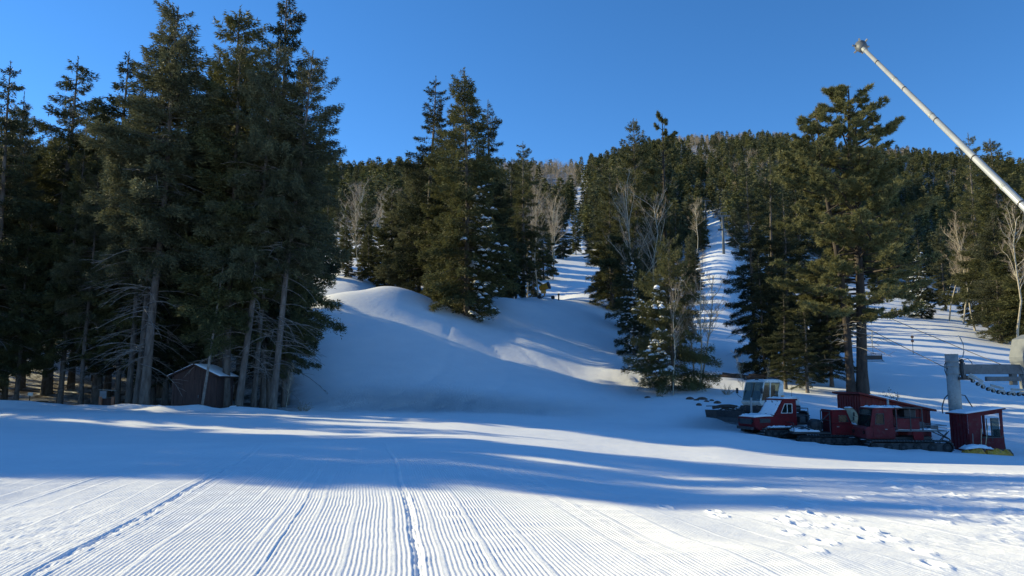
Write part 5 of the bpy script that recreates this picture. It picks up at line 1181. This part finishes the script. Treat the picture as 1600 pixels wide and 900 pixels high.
# sheave train following the rope curve
tr_pts = [loc(px, py, YT - .4) for px, py in ((1512, 590), (1520, 595), (1528, 600), (1536, 604.5), (1544, 608), (1552, 610.5), (1560, 612.5), (1568, 614), (1576, 615), (1584, 615.5), (1592, 616), (1600, 616), (1608, 616), (1616, 616))]
for q in tr_pts:
    wq = MB().tube([q + Vector((0, -.06, 0)), q + Vector((0, .06, 0))], .105, 16).build('rope_wheel', M['rubber'], T)
    MB().tube([q + Vector((0, -.075, 0)), q + Vector((0, .075, 0))], .06, 10).build('hub', M['cleat'], wq)
for i in range(0, len(tr_pts) - 1, 2):
    a_, b_ = tr_pts[i], tr_pts[i + 1]; d_ = b_ - a_
    MB().box((a_ + b_) / 2 + Vector((0, -.10, .09)), (d_.length * 1.15, .03, .10), Matrix.Rotation(-math.atan2(d_.z, d_.x), 3, 'Y')).build('rocker_plate', M['galv'], T)
for i in range(0, len(tr_pts) - 4, 4):
    a_, b_ = tr_pts[i], tr_pts[i + 3]; d_ = b_ - a_
    MB().box((a_ + b_) / 2 + Vector((0, -.13, .24)), (d_.length * .85, .05, .13), Matrix.Rotation(-math.atan2(d_.z, d_.x), 3, 'Y')).build('rocker_beam', M['galv'], T)
e0 = loc(1503, 592, YT - .4); MB().box(e0 + Vector((.2, 0, .02)), (.75, .10, .16)).box(e0 + Vector((.05, -.1, .12)), (.2, .2, .2)).build('end_fitting', M['black'], T)
q0 = loc(1497, 559); MB().tube([q0 + Vector((.05, 0, -.05)), q0 + Vector((.28, 0, .05)), q0 + Vector((.36, 0, .35)), q0 + Vector((.36, 0, .8)), q0 + Vector((.22, 0, 1.15)), q0 + Vector((.1, 0, 1.3))], .03, 8).build('curved_rod', M['galv'], T, True)
q0 = loc(1503, 563); MB().tube([q0, q0 + Vector((.35, 0, .1)), q0 + Vector((.55, 0, -.1)), q0 + Vector((.62, 0, -.4))], .02, 6).build('cable_loop', M['cable'], T, True)
q0 = loc(1478, 568); MB().tube([q0 + Vector((.1, 0, .2)), q0 + Vector((-.08, 0, -.05)), q0 + Vector((-.10, 0, -.4)), q0 + Vector((.0, 0, -.72)), q0 + Vector((.12, 0, -.75))], .025, 6).build('cable_loop', M['cable'], T, True)
MB().tube([q0 + Vector((.85, 0, .12)), q0 + Vector((.98, 0, .16))], .13, 12).build('lamp_housing', M['black'], T)
MB().tube([loc(1473, 646), loc(1472, 636), loc(1476, 622), loc(1481, 617)], .03, 6).tube([loc(1502, 617), loc(1508, 618), loc(1514, 628), loc(1522, 640)], .03, 6).build('conduit', M['black'], T, True)

top1 = P3(1131, 338, 212); bp = at(1131, 212)
def up_tower(name, px, Y, py_top, label):
    b_ = at(px, Y); t_ = P3(px, py_top, Y); h = t_.z - b_.z; o = thing(name, label, 'lift tower', b_)
    MB().tube([(0, 0, -.5), (0, 0, h + .4)], [.42, .30], 12).build('post', M['grey_steel'], o, True)
    MB().box((0, 0, h + .15), (4.6, .3, .35)).build('crossarm', M['grey_steel'], o, bevel=.02)
    for s_ in (-1, 1):
        MB().box((s_ * 1.9, 0, h - .15), (.2, 2.6, .22)).build('wheel_train', M['black'], o)
        MB().tube([(s_ * 1.2, 0, h + .3), (s_ * 1.2, 0, h + 1.1)], .05, 6).build('lifting_frame', M['grey_steel'], o)
    MB().box((0, 0, h + 1.1), (2.6, .12, .12)).build('lifting_beam', M['grey_steel'], o)
    return b_ + Vector((-1.9, 0, h)), b_ + Vector((1.9, 0, h))
tA = up_tower('lift_tower', 1131, 212, 338, 'tall thin grey lift tower standing in the middle of the snowy lift run')
tB = up_tower('lift_tower', 1103, 300, 314, 'small upper lift tower at the top of the snowy lift run')
ropeL = [P3(1510, 590, YT - .4), P3(1474, 573, YT), tA[0], tB[0]]; ropeR = [P3(1640, 606, YT - .4), P3(1570, 572, YT), tA[1], tB[1]]
def rope_pts(pts, sag=(0, 3.0, 1.0)):
    out = []
    for k, (a_, b_) in enumerate(zip(pts, pts[1:])):
        n = 24
        for i in range(n): t = i / n; q = a_.lerp(b_, t); q.z -= sag[k] * 4 * t * (1 - t); out.append(q)
    out.append(pts[-1]); return out
for nm, pts, lab in (('left', ropeL, 'left haul rope of the chairlift running up from the rope wheels'), ('right', ropeR, 'right haul rope of the chairlift running up the mountain')):
    q = rope_pts(pts); o = MB().tube([v - q[0] for v in q], .024, 5).build('haul_rope', M['cable'], None, True); o.location = q[0]; finish(o, None, lab, 'rope')
cl_ = [P3(1466, 530, 60), P3(1383, 455, 150)]
def chair(pos, rz, label, group):
    o = thing('lift_chair', label, 'lift chair', pos, rz, group)
    MB().tube([(0, 0, 0), (.0, .28, -.15), (0, .34, -.9), (0, .30, -1.75)], .03, 6).build('hanger', M['galv'], o, True)
    MB().tube([(-.62, .30, -1.75), (.62, .30, -1.75)], .028, 6).tube([(-.62, .30, -1.75), (-.62, .28, -2.3), (-.62, -.25, -2.32)], .024, 6).tube([(.62, .30, -1.75), (.62, .28, -2.3), (.62, -.25, -2.32)], .024, 6).build('bail', M['black'], o, True)
    MB().box((0, -.02, -2.30), (1.2, .46, .05)).build('seat', M['black'], o, bevel=.01); MB().box((0, .28, -2.02), (1.2, .04, .34)).build('backrest', M['black'], o, bevel=.01)
def on_rope(pts, Y):
    q = rope_pts(pts)
    for a_, b_ in zip(q, q[1:]):
        if a_.y <= Y <= b_.y: return a_.lerp(b_, (Y - a_.y) / max(1e-6, b_.y - a_.y))
for i, Y in enumerate((57, 86, 120, 150, 176, 198)):
    chair(on_rope(ropeL, Y), -.2, ['empty chair hanging low beside the ponderosa pine trunk, the nearest on the lift', 'second nearest empty chair, behind the ponderosa pine'][i] if i < 2 else 'small distant empty chair hanging over the snowy lift run', None if i < 2 else 'distant chairs on the chairlift')
for Y in (104, 135, 164, 188, 225, 245, 265, 285): chair(on_rope(ropeR if Y % 2 else ropeL, Y) if Y > 212 else on_rope(ropeR, Y), -.2, 'small distant empty chair hanging over the snowy lift run', 'distant chairs on the chairlift')

p = at(1427, 98); o = thing('slope_marker', 'thin marker stake with two small dark discs standing alone on the sunny slope', 'marker', p)
MB().tube([(0, 0, -.2), (0, 0, 2.3)], .035, 6).build('stake', M['wood'], o)
for zz in (1.75, 2.3): MB().tube([(0, -.05, zz), (0, .0, zz)], .20, 14).build('disc', M['orange_wood'], o)

# ------------------------------------------------------------------ yellow fan snow gun
p = at(851, 101.5); o = thing('snow_gun', 'yellow fan snow gun on a black wheeled carriage at the top of the white bank', 'snow gun', p, 0)
ax = Vector((.9, -.35, .28)).normalized(); c = Vector((.05, 0, 1.75))
def ringset(spec): return [(c + ax * t, r) for t, r in spec]
q = ringset([(-.75, .30), (-.65, .42), (.35, .46), (.55, .50)]); MB().tube([a_ for a_, b_ in q], [b_ for a_, b_ in q], 20, caps=False).build('drum', M['yellow'], o, True)
q = ringset([(.53, .53), (.68, .53)]); MB().tube([a_ for a_, b_ in q], .53, 20).build('nozzle_ring', M['black'], o, True)
q = ringset([(-.80, .34), (-.72, .34)]); MB().tube([a_ for a_, b_ in q], .34, 18).build('fan_guard', M['grey_steel'], o)
MB().box((-.15, 0, 1.05), (.7, .5, .45)).build('compressor_box', M['yellow'], o, bevel=.03)
MB().tube([(0, 0, .4), (0, 0, 1.35)], .09, 10).tube([(-.3, -.4, 1.3), (.0, 0, .95), (.1, .4, 1.3)], .05, 8).build('yoke', M['yellow'], o)
MB().tube([(-1.0, 0, .45), (1.1, 0, .45)], .06, 8).tube([(0, 0, .45), (-.7, -.7, .05)], .05, 8).tube([(0, 0, .45), (-.7, .7, .05)], .05, 8).tube([(1.0, 0, .45), (1.1, 0, .05)], .05, 8).build('frame', M['black'], o)
for x_, y_ in ((-.75, -.75), (-.75, .75), (1.15, 0)): MB().tube([(x_, y_ - .08, .25), (x_, y_ + .08, .25)], .27, 16).build('wheel', M['rubber'], o)
p = at(873, 104); o = thing('hydrant_post', 'short black post standing just right of the snow gun', 'post', p)
MB().tube([(0, 0, -.1), (0, 0, .75)], .10, 8).build('stem', M['black'], o); MB().tube([(0, 0, .7), (0, 0, .95)], .15, 10).build('cap', M['black'], o)

# ------------------------------------------------------------------ snow lance reaching in from the right
h = P3(1347, 74, 10.4); e = P3(1600, 322, 7.0); piv = h + (e - h) * 1.42
gz = G(piv.x, piv.y)
Ln = thing('snow_lance', 'long slanting white snowmaking pipe with a round grey nozzle head against the sky', 'snow lance', (piv.x, piv.y, gz))
o0 = Vector((piv.x, piv.y, gz)); d_ = (h - piv).normalized()
MB().tube([piv - d_ * .8 - o0, piv + (h - piv) * .45 - o0, h - d_ * .12 - o0], [.040, .035, .027], 18).build('pipe', M['lance'], Ln, True)
for t in (.35, .62, .80): MB().tube([piv + (h - piv) * t - o0, piv + (h - piv) * t + d_ * .05 - o0], .044 - .0135 * t, 14).build('coupling', M['galv'], Ln)
for k, t in enumerate((.30, .45, .60, .75, .90)):
    q_ = piv + (h - piv) * t - o0; MB().tube([q_, q_ + d_ * .025], .0425 - .0135 * t, 12).build('clamp', M['black'], Ln)
hs_ = [piv + (h - piv) * t - o0 + Vector((0, 0, -.052 + .016 * t)) for t in np.linspace(.05, .93, 14)]; MB().tube(hs_, .009, 5).build('hose', M['black'], Ln)
hp = h - o0; MB().tube([hp - d_ * .16, hp - d_ * .02], .035, 12).build('neck', M['galv'], Ln)
rg = [(hp + d_ * t, r) for t, r in ((-.07, .035), (-.04, .07), (.02, .080), (.08, .083), (.13, .062), (.16, .02))]
hd = MB().tube([a_ for a_, b_ in rg], [b_ for a_, b_ in rg], 16).build('nozzle_head', M['grey_steel'], Ln, True)
side = d_.cross(Vector((0, 1, 0))).normalized()
for k in range(6):
    a_ = 2 * PI * k / 6; v = (side * math.cos(a_) + d_.cross(side) * math.sin(a_)); MB().tube([hp + d_ * .05 + v * .08, hp + d_ * .06 + v * .125], .014, 6).build('nozzle', M['cleat'], hd)
MB().tube([(0, 0, -.3), (0, 0, piv.z - gz)], .075, 14).build('mast', M['galv'], Ln, True); MB().box((0, 0, piv.z - gz), (.22, .22, .26)).build('pivot', M['grey_steel'], Ln, bevel=.01)
